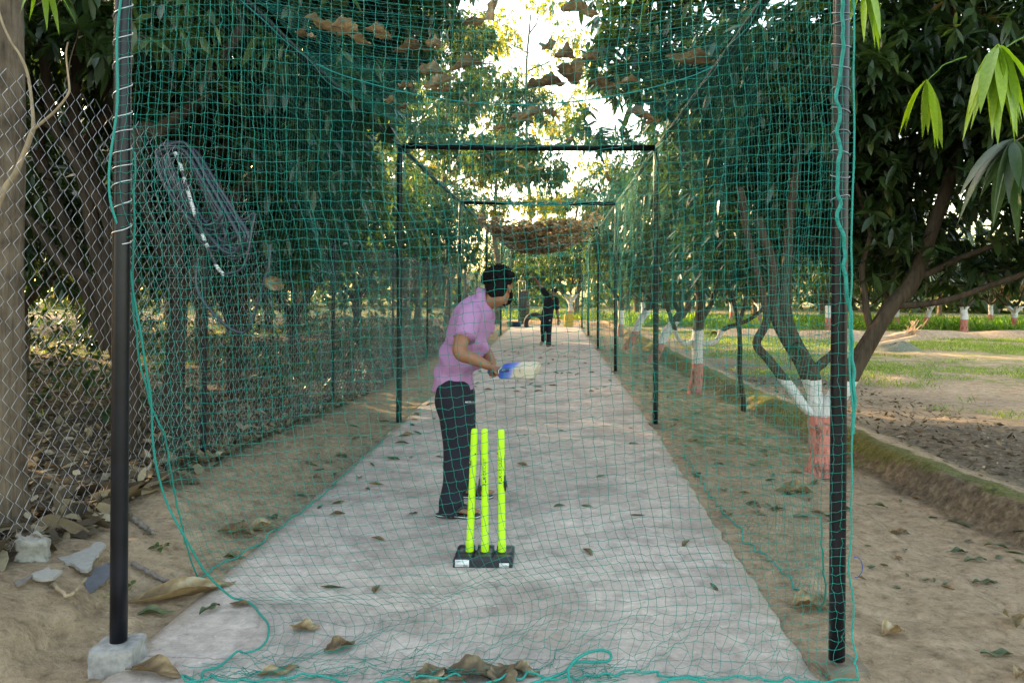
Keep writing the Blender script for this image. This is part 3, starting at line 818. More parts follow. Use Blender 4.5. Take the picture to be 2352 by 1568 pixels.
def grip_hand(mb, wrist, centre, axis, out, R, r=.0088, flip=1, scale=1.0):
    """a hand closed round a bar through `centre` along `axis`; `out` points from the bar to the palm side"""
    axis, out = unit(axis), unit(out); side = unit(np.cross(axis, out)) * flip
    pc = centre + out * (R + .016 * scale)
    loft(mb, [(wrist, axis * .024 * scale, side * .028 * scale), (wrist * .45 + pc * .55, axis * .037 * scale, side * .020 * scale + out * .0), (pc, axis * .042 * scale, side * .024 * scale), (pc + side * .022 * scale, axis * .040 * scale, out * .015 * scale)], 18, 4)
    for i, (o_, L) in enumerate(zip((-.033, -.011, .011, .032), (.92, 1.0, .96, .80))):
        c = centre + axis * o_ * scale
        p = []
        for a in np.linspace(.15, 3.9 * L, 9):
            d = out * math.cos(a) + side * math.sin(a)
            p.append(c + d * (R + r * 1.02))
        limb(mb, p, np.linspace(r * 1.08, r * .82, 9), 2)
    p = [pc - axis * .03 * scale - side * .012, centre + out * (R + r) * .5 - side * (R + r * 1.1) - axis * .045 * scale, centre - out * (R + r) * .75 - side * (R + r) * .7 - axis * .040 * scale, centre - out * (R + r) * 1.02 + side * (R) * .3 - axis * .036 * scale]
    limb(mb, p, [r * 1.5, r * 1.25, r * 1.1, r * .9], 4)

def text_mesh(name, body, size, offset=0.0, spacing=1.0, align='LEFT'):
    cu = bpy.data.curves.new(name, 'FONT'); cu.body = body; cu.size = size; cu.offset = offset
    cu.space_character = spacing; cu.align_x = align; cu.fill_mode = 'FRONT'; cu.resolution_u = 3
    o = bpy.data.objects.new(name, cu); col.objects.link(o)
    dg = bpy.context.evaluated_depsgraph_get(); dg.update()
    me = bpy.data.meshes.new_from_object(o.evaluated_get(dg)); me.name = name
    bpy.data.objects.remove(o); bpy.data.curves.remove(cu)
    return me
def map_mesh(me, f):
    n = len(me.vertices); a = np.empty(n * 3, np.float32); me.vertices.foreach_get('co', a)
    me.vertices.foreach_set('co', np.asarray(f(a.reshape(-1, 3)), np.float32).ravel()); me.update()
    return me

def dashes(name, n, w, h):
    mb = MB()
    for q in range(n):
        for z_ in ((0, .32), (.36, .66), (.70, 1.0)):
            if (q + int(z_[0] * 10)) % 4 == 3: continue
            x0_ = w * q / n; x1_ = x0_ + w / n * (.75 if q % 2 else .5)
            mb.add([(x0_, z_[0] * h, 0), (x1_, z_[0] * h, 0), (x1_, z_[1] * h, 0), (x0_, z_[1] * h, 0)], [(0, 1, 2, 3)])
    return mb.mesh(name)
# ------------------------------------------------------------------ the batsman
bt = empty('person', PG(1045, 1180), 'batsman in a mauve polo shirt and black track pants, bat lifted, watching the bowler', 'person')
def V3(px, py, Y): return np.array(P(px, py, Y))
nk, hk, nb, sh_r, sh_l = None, None, None, None, None
sh_r = V3(1079, 722, 5.38); sh_l = V3(1112, 722, 5.76)
el_r = V3(1056, 808, 5.22); wr_r = V3(1119, 839, 5.22)
el_l = V3(1108, 792, 5.72); wr_l = V3(1131, 834, 5.42)
hip_r = V3(1038, 905, 5.43); hip_l = V3(1052, 905, 5.66)
kn_r = V3(1052, 1030, 5.38); kn_l = V3(1062, 1030, 5.72)
an_r = V3(1032, 1168, 5.30); an_l = V3(1074, 1126, 5.84)
bat0 = V3(1112, 857, 5.52); bat1 = V3(1151, 853, 5.22); bat2 = V3(1236.5, 850.5, 4.72)
bdir = unit(bat2 - bat1)
face_n = unit(np.cross(bdir, unit(vec(.36, .18, .93))))
if np.dot(face_n, vec(0, -1, 0)) < 0: face_n = -face_n
h_r = bat1 - bdir * .050; h_l = bat1 - bdir * .145
body = MB()
hc = V3(1149, 662, 5.56)                           # head centre
hup = unit(vec(-.20, .02, 1)); hf = unit(vec(.50, .85, -.12)); hs = unit(np.cross(hf, hup)); hup = unit(np.cross(hs, hf))
neck0 = V3(1112, 697, 5.57); 
limb(body, [neck0 - vec(.05, 0, .05), neck0, hc - hup * .07 - hf * .02], [.075, .062, .058])
# skull, jaw, face
loft(body, [(hc + hup * .118 - hf * .01, hs * .02, hf * .025), (hc + hup * .095, hs * .060, hf * .075), (hc + hup * .05 - hf * .004, hs * .076, hf * .096), (hc + hup * .0, hs * .076, hf * .095), (hc - hup * .045 + hf * .012, hs * .068, hf * .080), (hc - hup * .085 + hf * .03, hs * .055, hf * .060), (hc - hup * .115 + hf * .048, hs * .030, hf * .035)], 24)
ball(body, hc + hf * .100 - hup * .02, (.013, .013, .022)); ball(body, hc + hf * .106 - hup * .036, (.016, .014, .012))
ball(body, hc + hf * .085 + hup * .022 + hs * .03, .022); ball(body, hc + hf * .085 + hup * .022 - hs * .03, .022)
ball(body, hc + hf * .095 - hup * .068, (.022, .012, .010))
for s in (-1, 1):
    e = hc + hs * .080 * s - hup * .018 - hf * .008
    loft(body, [(e + hup * .032 - hf * .006, hs * .008, hf * .012), (e + hup * .012 - hf * .012 + hs * s * .006, hs * .009, hf * .018), (e - hup * .012 + hs * s * .003, hs * .008, hf * .013), (e - hup * .032 + hf * .006, hs * .006, hf * .007)], 12, 3)
# trunk and limbs under the clothes
loft(body, [(V3(1044, 905, 5.55), vec(.12, .02, 0), vec(0, .155, 0)), (V3(1046, 850, 5.55), vec(.11, 0, 0), vec(0, .14, 0)), (V3(1065, 795, 5.56), vec(.115, 0, -.03), vec(0, .155, 0)), (V3(1085, 740, 5.57), vec(.11, 0, -.05), vec(0, .17, 0)), (V3(1100, 705, 5.57), vec(.07, 0, -.03), vec(0, .13, 0))], 24)
limb(body, [sh_r, (sh_r * .5 + el_r * .5) + vec(-.006, 0, 0), el_r, el_r * .55 + wr_r * .45 + vec(0, 0, -.003), wr_r], [.060, .056, .050, .044, .030])
limb(body, [sh_l, sh_l * .5 + el_l * .5, el_l, el_l * .5 + wr_l * .5, wr_l], [.058, .052, .044, .041, .029])
palm = unit(vec(.12, -.35, -.5))
grip_hand(body, wr_r, h_r, -bdir, unit(wr_r - h_r - bdir * np.dot(wr_r - h_r, bdir)), .0175, .0090, 1)
grip_hand(body, wr_l, h_l, -bdir, unit(wr_l - h_l - bdir * np.dot(wr_l - h_l, bdir)), .0175, .0088, 1)
limb(body, [hip_r, kn_r, an_r, an_r + vec(.0, 0, -.035)], [.085, .055, .042, .038]); limb(body, [hip_l, kn_l, an_l, an_l + vec(0, 0, -.035)], [.085, .055, .042, .038])
def foot(mb, heel, toe, z0=.028):
    f = unit(toe - heel); f[2] = 0; f = unit(f); s = unit(np.cross(f, vec(0, 0, 1)))
    L = np.linalg.norm((toe - heel)[:2]); u = vec(0, 0, 1); h = heel.copy(); h[2] = z0
    loft(mb, [(h + f * .02 + u * .03, s * .026, u * .026), (h + f * .05 + u * .038, s * .032, u * .036), (h + f * L * .35 + u * .040, s * .032, u * .036), (h + f * L * .55 + u * .028, s * .038, u * .026), (h + f * L * .74 + u * .016, s * .046, u * .015), (h + f * L * .80 + u * .013, s * .044, u * .012)], 18, 4)
    for i, (o_, l_, r_) in enumerate(((-.036, .185, .0125), (-.014, .185, .009), (.004, .17, .0085), (.021, .15, .008), (.037, .125, .0078))):
        b_ = h + f * L * .74 + s * o_ + u * .012
        limb(mb, [b_, b_ + f * l_ * .22 + u * .004, b_ + f * l_ * .40 - u * .002], [r_, r_, r_ * .85], 3)
    return h, f, s, L
ft = []
for heel, toe in ((np.array(PG(1003, 1186)), np.array(PG(1100, 1189))), (np.array(PG(1056, 1143)), np.array(PG(1131, 1143)))):
    ft.append(foot(body, heel + (toe - heel) * .03, toe - (toe - heel) * .04))
bo = fuse(body, 'body', M['skin'], bt, .0052, 5)

def flipflop(name_parent, heel, toe):
    f = unit(toe - heel); f[2] = 0; f = unit(f); s = unit(np.cross(f, vec(0, 0, 1))); L = np.linalg.norm((toe - heel)[:2])
    ts = np.linspace(0, 1, 15)
    wd = np.interp(ts, [0, .03, .12, .3, .45, .62, .78, .9, .97, 1], [.004, .022, .034, .034, .033, .043, .050, .044, .026, .006])
    so_ = np.concatenate([np.stack([ts, wd], -1), np.stack([ts[::-1], -wd[::-1]], -1)])
    def layer(z0, z1, grow, mat, nm):
        P0 = np.array([heel * 0 + vec(heel[0], heel[1], 0) + f * (t * L) + s * w_ * grow for t, w_ in so_])
        k = len(P0); mb = MB()
        A = P0 + vec(0, 0, z0); B = P0 + vec(0, 0, z1)
        V = np.vstack([A, B])
        F = [(i, (i + 1) % k, k + (i + 1) % k, k + i) for i in range(k)]
        n = len(ts)
        for i in range(n - 1):
            a, b, c, d = i, i + 1, 2 * n - 2 - i, 2 * n - 1 - i
            F.append((k + a, k + b, k + c, k + d)); F.append((d, c, b, a))
        mb.add(V, np.array(F)); return mb.obj(nm, M[mat], name_parent)
    sole = layer(.001, .011, 1.0, 'sole', 'sandal')
    st = layer(.011, .0155, 1.012, 'white', 'stripe'); top = layer(.0155, .024, 1.0, 'sole', 'footbed')
    for q in (st, top): q.parent = sole; q.matrix_parent_inverse = Matrix.Identity(4)
    b0 = vec(heel[0], heel[1], 0) + f * L * .80 + vec(0, 0, .022) - s * .014
    for sg in (-1, 1):
        mb = MB(); e = vec(heel[0], heel[1], 0) + f * L * .42 + s * .040 * sg + vec(0, 0, .022)
        m_ = vec(heel[0], heel[1], 0) + f * L * .60 + s * .030 * sg + vec(0, 0, .075)
        limb(mb, [b0, b0 + vec(0, 0, .035) + f * -.01, m_, e], [.005, .008, .010, .009], 6)
        q = mb.obj('strap', M['sole'], sole, True)
for (hx_, tx_) in (((1001, 1186), (1103, 1189)), ((1054, 1143), (1133, 1143))):
    flipflop(bt, np.array(PG(*hx_)), np.array(PG(*tx_)))

# polo shirt
sm = MB()
loft(sm, [(V3(1040, 894, 5.55), vec(.147, 0, .006), vec(0, .20, 0)), (V3(1043, 872, 5.55), vec(.146, 0, 0), vec(0, .195, 0)), (V3(1047, 848, 5.55), vec(.143, 0, -.006), vec(0, .185, 0)), (V3(1064, 800, 5.56), vec(.150, 0, -.03), vec(0, .185, 0)), (V3(1081, 748, 5.57), vec(.145, 0, -.05), vec(0, .195, 0)), (V3(1092, 718, 5.57), vec(.125, 0, -.055), vec(0, .185, 0)), (V3(1102, 698, 5.57), vec(.09, 0, -.045), vec(0, .13, 0)), (V3(1111, 684, 5.57), vec(.058, 0, -.03), vec(0, .075, 0))], 40)
limb(sm, [sh_r + vec(.0, .04, .0), sh_r * .85 + el_r * .15 + vec(0, .02, 0)], [.084, .070])
limb(sm, [sh_l + vec(0, -.04, 0), sh_l * .85 + el_l * .15], [.082, .070])
# slack fold at the belly, drape under the chest
limb(sm, [V3(1098, 760, 5.5), V3(1107, 800, 5.52), V3(1092, 838, 5.53)], [.05, .045, .04])
shirt = fuse(sm, 'polo_shirt', M['shirt'], bt, .0075, 5)
def wrinkle(co):
    x, y_, z = co[:, 0], co[:, 1], co[:, 2]
    w = .013 * np.sin(38 * (z + .45 * x) + 3 * np.sin(7 * y_ + 4 * x)) * sstep(.86, .98, z) * (1 - sstep(1.14, 1.26, z)) + 0.006 * np.sin(46 * (x - .55 * z) + 2 * np.sin(9 * z + 5 * y_))
    cx = np.interp(z, [.84, 1.0, 1.3], [-.73, -.70, -.57])
    d = np.stack([x - cx, y_ - 5.56, 0 * z], -1); d /= np.linalg.norm(d, axis=1, keepdims=True) + 1e-6
    # side vent: the hem parts in a small notch
    hem = (z < .885) & (y_ < 5.5)
    notch = np.exp(-((x + .725) / .03) ** 2) * (1 - sstep(.86, .90, z)) * hem * .035
    out = co + d * w[:, None]
    out[:, 2] += notch
    return out
map_mesh(shirt.data, wrinkle)
def sleeve(s, e, far, r0, r1, bend):
    # a wide short sleeve, open at the hem, its wall turned back inside
    ax_ = unit(e - s); p = spline([s - ax_ * .03, s * .72 + e * .28 + bend, s * (1 - far) + e * far + bend * 1.4], 16)
    t = np.linspace(0, 1, 16); r = r0 + (r1 - r0) * t; r[0] *= .55; r[1] *= .85
    p = np.vstack([p, p[-1] + ax_ * .004, p[-1] - ax_ * .02, p[-1] - ax_ * .07]); r = np.r_[r, r1 - .003, r1 - .009, r1 - .02]
    V, F = tubes(p, r, 26); mb = MB()
    an = np.arctan2(V[:, 2] - s[2], V[:, 0] - s[0]); h = ((V - s) @ ax_)
    V = V + (np.cos(9 * h / .1 + 2.5 * np.sin(an * 2)) * .0045)[:, None] * unit(np.cross(ax_, vec(0, 1, .3)))[None] * sstep(.02, .12, h)[:, None]
    mb.add(V, F); mb.obj('sleeve', M['shirt'], shirt, True)
sleeve(sh_r + vec(-.004, .015, .0), el_r, .66, .090, .078, vec(.008, -.006, .003))
sleeve(sh_l + vec(0, -.02, 0), el_l, .60, .086, .075, vec(.004, 0, 0))
# collar: two turned-down leaves round the neck
cb = MB()
cn = V3(1114, 689, 5.57); cax = unit(hc - hup * .08 - neck0)
cu_ = unit(np.cross(cax, vec(0, 1, 0))); cv = unit(np.cross(cax, cu_))
tt = np.linspace(-2.55, 2.55, 40) 
front = -cu_ if np.dot(cu_, vec(1, 0, -.4)) < 0 else cu_
fr = unit(vec(.8, .15, -.55)); fr = unit(fr - cax * np.dot(fr, cax)); fs = np.cross(cax, fr)
rings = []
for t in tt:
    d = -fr * math.cos(t) + fs * math.sin(t)
    drop = .060 + .040 * abs(t / 2.55) ** 2
    top = cn + d * .068 + cax * (.034 - .030 * abs(t / 2.55) ** 2.5)
    rings.append([cn + d * .060 - cax * .01, top, top + d * .010 - cax * .004, top + d * (.036) - cax * drop, top + d * .030 - cax * (drop + .002), top + d * .004 - cax * .012])
R_ = np.array(rings); n, k = R_.shape[:2]
i, j = np.meshgrid(np.arange(n - 1), np.arange(k), indexing='ij'); b = i * k
F = np.stack([b + j, b + (j + 1) % k, b + k + (j + 1) % k, b + k + j], -1).reshape(-1, 4)
cb.add(R_.reshape(-1, 3), F); cb.obj('collar', M['shirt'], shirt, True)
# trousers
tm = MB()
loft(tm, [(V3(1043, 888, 5.55), vec(.125, 0, 0), vec(0, .168, 0)), (V3(1042, 915, 5.55), vec(.136, 0, .008), vec(0, .180, 0)), (V3(1046, 945, 5.54), vec(.127, 0, 0), vec(0, .178, 0)), (V3(1049, 975, 5.54), vec(.10, 0, 0), vec(0, .14, 0))], 32)
limb(tm, [hip_r + vec(.01, 0, 0), V3(1049, 965, 5.40), V3(1052, 1030, 5.38), V3(1046, 1095, 5.34), V3(1036, 1150, 5.30), V3(1034, 1178, 5.29)], [.125, .117, .100, .084, .080, .083])
limb(tm, [hip_l + vec(.01, 0, 0), V3(1057, 965, 5.68), V3(1063, 1030, 5.72), V3(1066, 1085, 5.78), V3(1068, 1122, 5.83), V3(1068, 1134, 5.83)], [.12, .112, .095, .083, .08, .083])
trou = fuse(tm, 'trousers', M['trouser'], bt, .0075, 5)
def twr(co):
    x, y_, z = co[:, 0], co[:, 1], co[:, 2]
    w = .006 * np.sin(34 * z + 6 * x + 3 * np.sin(8 * z)) * (1 - sstep(.22, .5, z)) + .0035 * np.sin(26 * x + 30 * z + 4 * np.sin(6 * z))
    lx = np.where(y_ < 5.56, np.interp(z, [0, .5, .9], [-.70, -.665, -.69]), np.interp(z, [0, .5, .9], [-.67, -.67, -.69]))
    d = np.stack([x - lx, (y_ - np.where(y_ < 5.56, 5.35, 5.75)) * .5, 0 * z], -1); d /= np.linalg.norm(d, axis=1, keepdims=True) + 1e-6
    o_ = co + d * w[:, None]; o_[:, 2] = np.maximum(o_[:, 2], .026); return o_
map_mesh(trou.data, twr)
def decal(me, mat, name, parent, px0, py0, Yd, size_px, target, lift=.0015):
    """print text flat on the cloth: thrown along +Y on to the target's own surface"""
    dg = bpy.context.evaluated_depsgraph_get(); dg.update()
    s = size_px
    def f(a):
        out = np.empty_like(a)
        for i_, q in enumerate(a):
            o0 = P(px0 + q[0] * s, py0 - q[1] * s, 4.2); d_ = (o0 - Vector((0, 0, CAMZ))).normalized()
            hit, loc, nor, _ = target.ray_cast(o0, d_)
            out[i_] = (loc - d_ * lift) if hit else P(px0 + q[0] * s, py0 - q[1] * s, Yd)
        return out
    map_mesh(me, f)
    return link(name, me, mat, parent)
decal(text_mesh('printed_name', 'ARTENGO', 1.0, .02), M['white'], 'printed_name', trou, 1068, 925, 5.3, 5.4, trou)

# hair and beard
hm = MB()
loft(hm, [(hc + hup * .150 - hf * .005, hs * .03, hf * .035), (hc + hup * .135, hs * .072, hf * .085), (hc + hup * .085 - hf * .004, hs * .098, hf * .112), (hc + hup * .035 - hf * .018, hs * .096, hf * .098), (hc - hup * .015 - hf * .038, hs * .080, hf * .072), (hc - hup * .055 - hf * .048, hs * .062, hf * .050), (hc - hup * .075 - hf * .05, hs * .05, hf * .035)], 28)
r = np.random.default_rng(8)
for q in range(170):
    d = r.normal(size=3); d /= np.linalg.norm(d)
    e = d @ np.stack([hs, hf, hup]).T if False else hs * d[0] + hf * d[1] + hup * d[2]
    up = d[2]
    if up < -.35 or (d[1] > .55 and up < .35): continue
    c = hc + hup * .055 + hs * d[0] * .102 + hf * (d[1] * .112 - .006) + hup * d[2] * .092
    if up < .1: c = c - hf * .02 * (1 - up) - (hs * d[0] + hf * d[1]) * .012
    ball(hm, c + (hs * d[0] + hup * d[2]) * (r.uniform(-.006, .014) if up > .05 else 0), r.uniform(.010, .026) * (1 if up > .1 else .55), seg=10)
hair = fuse(hm, 'hair', M['hair'], bt, .005, 1, .3)
# separate curls standing off the outline
cm = MB()
for q in range(420):
    d = r.normal(size=3); d /= np.linalg.norm(d)
    if d[2] < -.05 or (d[1] > .6 and d[2] < .3): continue
    c = hc + hup * .055 + hs * d[0] * .112 + hf * (d[1] * .122 - .006) + hup * d[2] * .106
    n_ = hs * d[0] + hf * d[1] + hup * d[2]; t_ = unit(np.cross(n_, r.normal(size=3))); b_ = np.cross(n_, t_)
    a = np.linspace(0, r.uniform(4, 8), 14); R0 = r.uniform(.007, .016)
    capped_tube(cm, c + n_ * (R0 * .8 * np.sin(a) + .004)[:, None] + t_ * (R0 * np.cos(a))[:, None] + b_ * (np.linspace(0, .008, 14))[:, None], np.linspace(.0032, .0014, 14), 5)
cm.obj('curls', M['hair'], hair, True)
bm_ = MB()
loft(bm_, [(hc - hup * .052 + hf * .040, hs * .0735, hf * .046), (hc - hup * .085 + hf * .042, hs * .062, hf * .054), (hc - hup * .110 + hf * .050, hs * .038, hf * .038), (hc - hup * .119 + hf * .052, hs * .02, hf * .022)], 24)
limb(bm_, [hc + hs * .076 - hup * .02 + hf * .018, hc + hs * .071 - hup * .06 + hf * .028], [.008, .014]); limb(bm_, [hc - hs * .076 - hup * .02 + hf * .018, hc - hs * .071 - hup * .06 + hf * .028], [.008, .014])
fuse(bm_, 'beard', M['hair'], bt, .006, 2)

# ------------------------------------------------------------------ the bat (its own axes: X down the blade, Z across, Y the back with its spine)
zb_ = unit(np.cross(bdir, face_n)); 
if zb_[2] < 0: zb_ = -zb_
yb_ = np.cross(zb_, bdir)
sgn = 1 if np.dot(yb_, face_n) > 0 else -1
bat = empty('cricket_bat', Vector(bat1), 'cricket bat with a blue sticker held up level in the batsman\'s hands', 'bat')
bat.matrix_world = Matrix(((bdir[0], yb_[0], zb_[0], bat1[0]), (bdir[1], yb_[1], zb_[1], bat1[1]), (bdir[2], yb_[2], zb_[2], bat1[2]), (0, 0, 0, 1)))
def bat_part(mb, name, mat, smooth=True, par=None):
    me = mb.mesh(name, smooth=smooth, mats=(mat,) if not isinstance(mat, (list, tuple)) else mat)
    o = bpy.data.objects.new(name, me); col.objects.link(o); o.parent = par or bat
    return o
BL = float(np.linalg.norm(bat2 - bat1))
mb = MB(); xs = np.r_[0, .012, .035, .07, .14, .22, .30, .38, .45, .50, .53, BL - .012, BL]
W = np.interp(xs, [0, .012, .035, .07, .2, .5, .53, BL - .012, BL], [.036, .047, .051, .053, .054, .055, .054, .047, .036])
S_ = np.interp(xs, [0, .1, .25, .38, .47, BL], [.016, .030, .037, .040, .026, .016]); E_ = np.interp(xs, [0, .1, .38, BL], [.006, .012, .018, .008])
k = 17; V = []
for X_, w_, s_, e_ in zip(xs, W, S_, E_):
    zc = np.linspace(-1, 1, k)
    back = e_ + (s_ - e_) * (1 - np.abs(zc)) ** 1.25
    fy = -.004 + .003 * zc ** 2
    sh = -.012 * (1 - zc) * 0
    top = [(X_ - .018 * (zz_ < 0) * 0 + .010 * zz_ * (X_ > BL - .03), sgn * bk_, zz_ * w_) for zz_, bk_ in zip(zc, back)]
    bot = [(X_ + .010 * zz_ * (X_ > BL - .03), sgn * f_ * 2.2, zz_ * w_) for zz_, f_ in zip(zc[::-1], fy)]
    V.append(top + bot)
V = np.array(V); n, kk_ = V.shape[:2]
cap0 = V[0].mean(0)[None, None].repeat(kk_, 1); cap1 = V[-1].mean(0)[None, None].repeat(kk_, 1)
V = np.concatenate([cap0, V, cap1]); n += 2
i, j = np.meshgrid(np.arange(n - 1), np.arange(kk_), indexing='ij'); b = i * kk_
F = np.stack([b + j, b + (j + 1) % kk_, b + kk_ + (j + 1) % kk_, b + kk_ + j], -1).reshape(-1, 4)
mi = np.where(F[:, 0] // kk_ >= n - 3, 1, 0)
mb.add(V.reshape(-1, 3), F); me = mb.mesh('blade', mats=(M['willow'], M['toe'])); me.polygons.foreach_set('material_index', mi.astype(np.int32))
blade = bpy.data.objects.new('blade', me); col.objects.link(blade); blade.parent = bat
mb = MB(); capped_tube(mb, [(-.205, 0, 0), (-.17, 0, 0), (-.10, 0, 0), (-.02, 0, 0), (.05, sgn * .006, 0)], [.0165, .0165, .0165, .0175, .012], 16); bat_part(mb, 'handle', M['blue'])
mb = MB(); capped_tube(mb, [(-.002, sgn * .004, -.030), (.002, sgn * .016, -.012), (.003, sgn * .022, 0), (.004, sgn * .016, .012), (.014, sgn * .004, .036)], .003, 8); bat_part(mb, 'trim_line', M['white'])
# maker's panel on the spine and the small mark near the toe
def on_back(x_, z_):
    w_ = np.interp(x_, xs, W); s_ = np.interp(x_, xs, S_); e_ = np.interp(x_, xs, E_)
    return sgn * (e_ + (s_ - e_) * (1 - np.abs(np.clip(z_ / w_, -1, 1))) ** 1.25 + .0012)
def strip(name, x0, x1, z0, z1, mat, lift=0, par=blade):
    X_, Z_ = np.meshgrid(np.linspace(x0, x1, 8), np.linspace(z0, z1, 7), indexing='ij')
    V = np.stack([X_, on_back(X_, Z_) + sgn * lift, Z_], -1).reshape(-1, 3)
    i, j = np.meshgrid(np.arange(7), np.arange(6), indexing='ij'); b = i * 7 + j
    mb = MB(); mb.add(V, np.stack([b, b + 1, b + 8, b + 7], -1).reshape(-1, 4)); o = bat_part(mb, name, mat, False, par); return o
strip('maker_panel', .012, .205, -.016, .013, M['navy'])
def on_blade(me, x0, z0, ang, mat, name):
    c, s = math.cos(ang), math.sin(ang)
    def f(a):
        X_ = x0 + a[:, 0] * c - a[:, 1] * s; Z_ = z0 + a[:, 0] * s + a[:, 1] * c
        return np.stack([X_, on_back(X_, Z_) + sgn * .0012, Z_], -1)
    map_mesh(me, f); o = bpy.data.objects.new(name, me); me.materials.append(mat); col.objects.link(o); o.parent = blade
on_blade(dashes('printed_mark', 5, .085, .011), .068, -.0065, 0, M['white'], 'printed_mark')
on_blade(dashes('printed_mark', 5, .045, .010), .385, -.028, PI / 2, M['navy'], 'printed_mark')

# ------------------------------------------------------------------ the bowler
bw = empty('person', PG(1258, 796), 'bowler in black tee, black track pants and cap, one arm thrown high', 'person')
BY = 21.4
def B3(px, py, dy=0.0): return np.array(P(px, py, BY + dy))
bb = MB()
bh = B3(1273.2, 672.5, -.12); bf = unit(vec(-.03, -1, -.12)); bu = unit(vec(.06, -.1, 1)); bs = unit(np.cross(bf, bu)); bu = unit(np.cross(bs, bf))
limb(bb, [B3(1268, 690, -.02), B3(1271, 682, -.08), bh - bu * .06], [.07, .055, .052])
loft(bb, [(bh + bu * .115, bs * .02, bf * .025), (bh + bu * .09, bs * .058, bf * .072), (bh + bu * .04, bs * .074, bf * .094), (bh, bs * .072, bf * .093), (bh - bu * .05 + bf * .01, bs * .064, bf * .078), (bh - bu * .09 + bf * .028, bs * .048, bf * .056), (bh - bu * .118 + bf * .045, bs * .026, bf * .032)], 22)
ball(bb, bh + bf * .10 - bu * .018, (.013, .016, .026)); ball(bb, bh + bf * .106 - bu * .034, (.018, .014, .012))
for s in (-1, 1): ball(bb, bh + bs * .076 * s - bu * .015, (.010, .018, .030))
s_r, s_l = B3(1254, 675, .02), B3(1277, 689, -.02)
er, wr = B3(1240.5, 657, .02), B3(1230.5, 641.5, -.02)
elb, wl = B3(1279.5, 712, .05), B3(1282.6, 733.5, -.04)
limb(bb, [s_r, er, er * .5 + wr * .5, wr], [.058, .044, .042, .028]); limb(bb, [s_l, elb, elb * .5 + wl * .5, wl], [.056, .044, .040, .027])
def open_hand(mb, w, d, side, nrm, curl):
    d, side, nrm = unit(d), unit(side), unit(nrm)
    loft(mb, [(w, side * .026, nrm * .019), (w + d * .05, side * .038, nrm * .016), (w + d * .092, side * .040, nrm * .013)], 14, 3)
    for o_, L in ((-.030, .065), (-.010, .078), (.010, .074), (.029, .058)):
        p = w + d * .088 + side * o_
        finger(mb, p, [d + nrm * curl * .3, d + nrm * curl * .8, d * .5 + nrm * curl * 1.4], [L * .45, L * .32, L * .28], .0092)
    finger(mb, w + d * .03 + side * -.03, [d * .5 - side, d - side * .4 + nrm * .4, d + nrm * .5], [.032, .030, .024], .0105)
open_hand(bb, wr, wr - er, vec(1, 0, .4), vec(0, -1, 0), .8)
open_hand(bb, wl, vec(.0, -.1, -1), vec(-1, .1, 0), vec(-.2, -.3, 0), .5)
hp_i, hp_o = B3(1251, 729), B3(1261.5, 729)
kn_i, kn_o = B3(1247.5, 754.5, -.10), B3(1260.6, 757, -.12)
an_i, an_o = B3(1248, 780, .22), B3(1260, 787.5, -.06)
limb(bb, [hp_i, kn_i, an_i], [.085, .055, .042]); limb(bb, [hp_o, kn_o, an_o, an_o - vec(0, 0, .05)], [.085, .055, .042, .04])
loft(bb, [(B3(1256, 727), vec(.15, 0, .01), vec(0, .10, 0)), (B3(1259, 708), vec(.145, 0, .02), vec(0, .10, 0)), (B3(1264, 690), vec(.15, 0, -.05), vec(0, .105, 0))], 20)
foot(bb, B3(1259.5, 789, .05) * vec(1, 1, 0), B3(1258.2, 795.5, -.24) * vec(1, 1, 0))
tb_ = B3(1242.2, 790.5, .16); loft(bb, [(an_i - vec(0, 0, .03), vec(.035, 0, 0), vec(0, .03, .02)), (an_i * .5 + tb_ * .5 + vec(0, .02, 0), vec(.038, 0, 0), vec(0, .025, .02)), (tb_, vec(.045, 0, 0), vec(0, .016, .012))], 14)
fuse(bb, 'body', M['skin_dark'], bt if False else bw, .0065, 3)
t2 = MB()
loft(t2, [(B3(1256.5, 731), vec(.172, 0, .02), vec(0, .125, 0)), (B3(1257.5, 718), vec(.168, 0, .02), vec(0, .12, 0)), (B3(1261, 703), vec(.165, 0, .0), vec(0, .125, 0)), (B3(1264.5, 690), vec(.165, 0, -.06), vec(0, .125, 0)), (B3(1267, 683.5), vec(.12, 0, -.07), vec(0, .10, 0))], 30)
limb(t2, [s_r + vec(.02, 0, -.03), s_r * .5 + er * .5 + vec(0, 0, .0)], [.088, .078]); limb(t2, [s_l, s_l * .25 + elb * .75], [.082, .072])
fuse(t2, 'tee_shirt', M['tee'], bw, .009, 3)
t3 = MB()
loft(t3, [(B3(1256, 724), vec(.155, 0, .01), vec(0, .115, 0)), (B3(1255.5, 736), vec(.165, 0, .01), vec(0, .12, 0)), (B3(1255, 743), vec(.15, 0, 0), vec(0, .11, 0))], 26)
limb(t3, [hp_i, kn_i, an_i * .6 + kn_i * .4, an_i], [.098, .080, .068, .070]); limb(t3, [hp_o, kn_o, an_o * .6 + kn_o * .4, an_o - vec(0, 0, .03)], [.098, .080, .070, .075])
tw = fuse(t3, 'trousers', M['trouser'], bw, .009, 3)
decal(dashes('printed_mark', 4, 1, .45), M['white'], 'printed_mark', tw, 1260.4, 736.8, BY - .15, 4.6, tw, .004)
cp = MB()
loft(cp, [(bh + bu * .128, bs * .02, bf * .02), (bh + bu * .118, bs * .055, bf * .065), (bh + bu * .085, bs * .080, bf * .100), (bh + bu * .045, bs * .084, bf * .106), (bh + bu * .035, bs * .083, bf * .104)], 24)
loft(cp, [(bh + bu * .040 + bf * .07, bs * .075, bu * .008), (bh + bu * .038 + bf * .13, bs * .066, bu * .006), (bh + bu * .026 + bf * .165, bs * .036, bu * .005)], 18)
cap = fuse(cp, 'cap', M['tee'], bw, .006, 2)
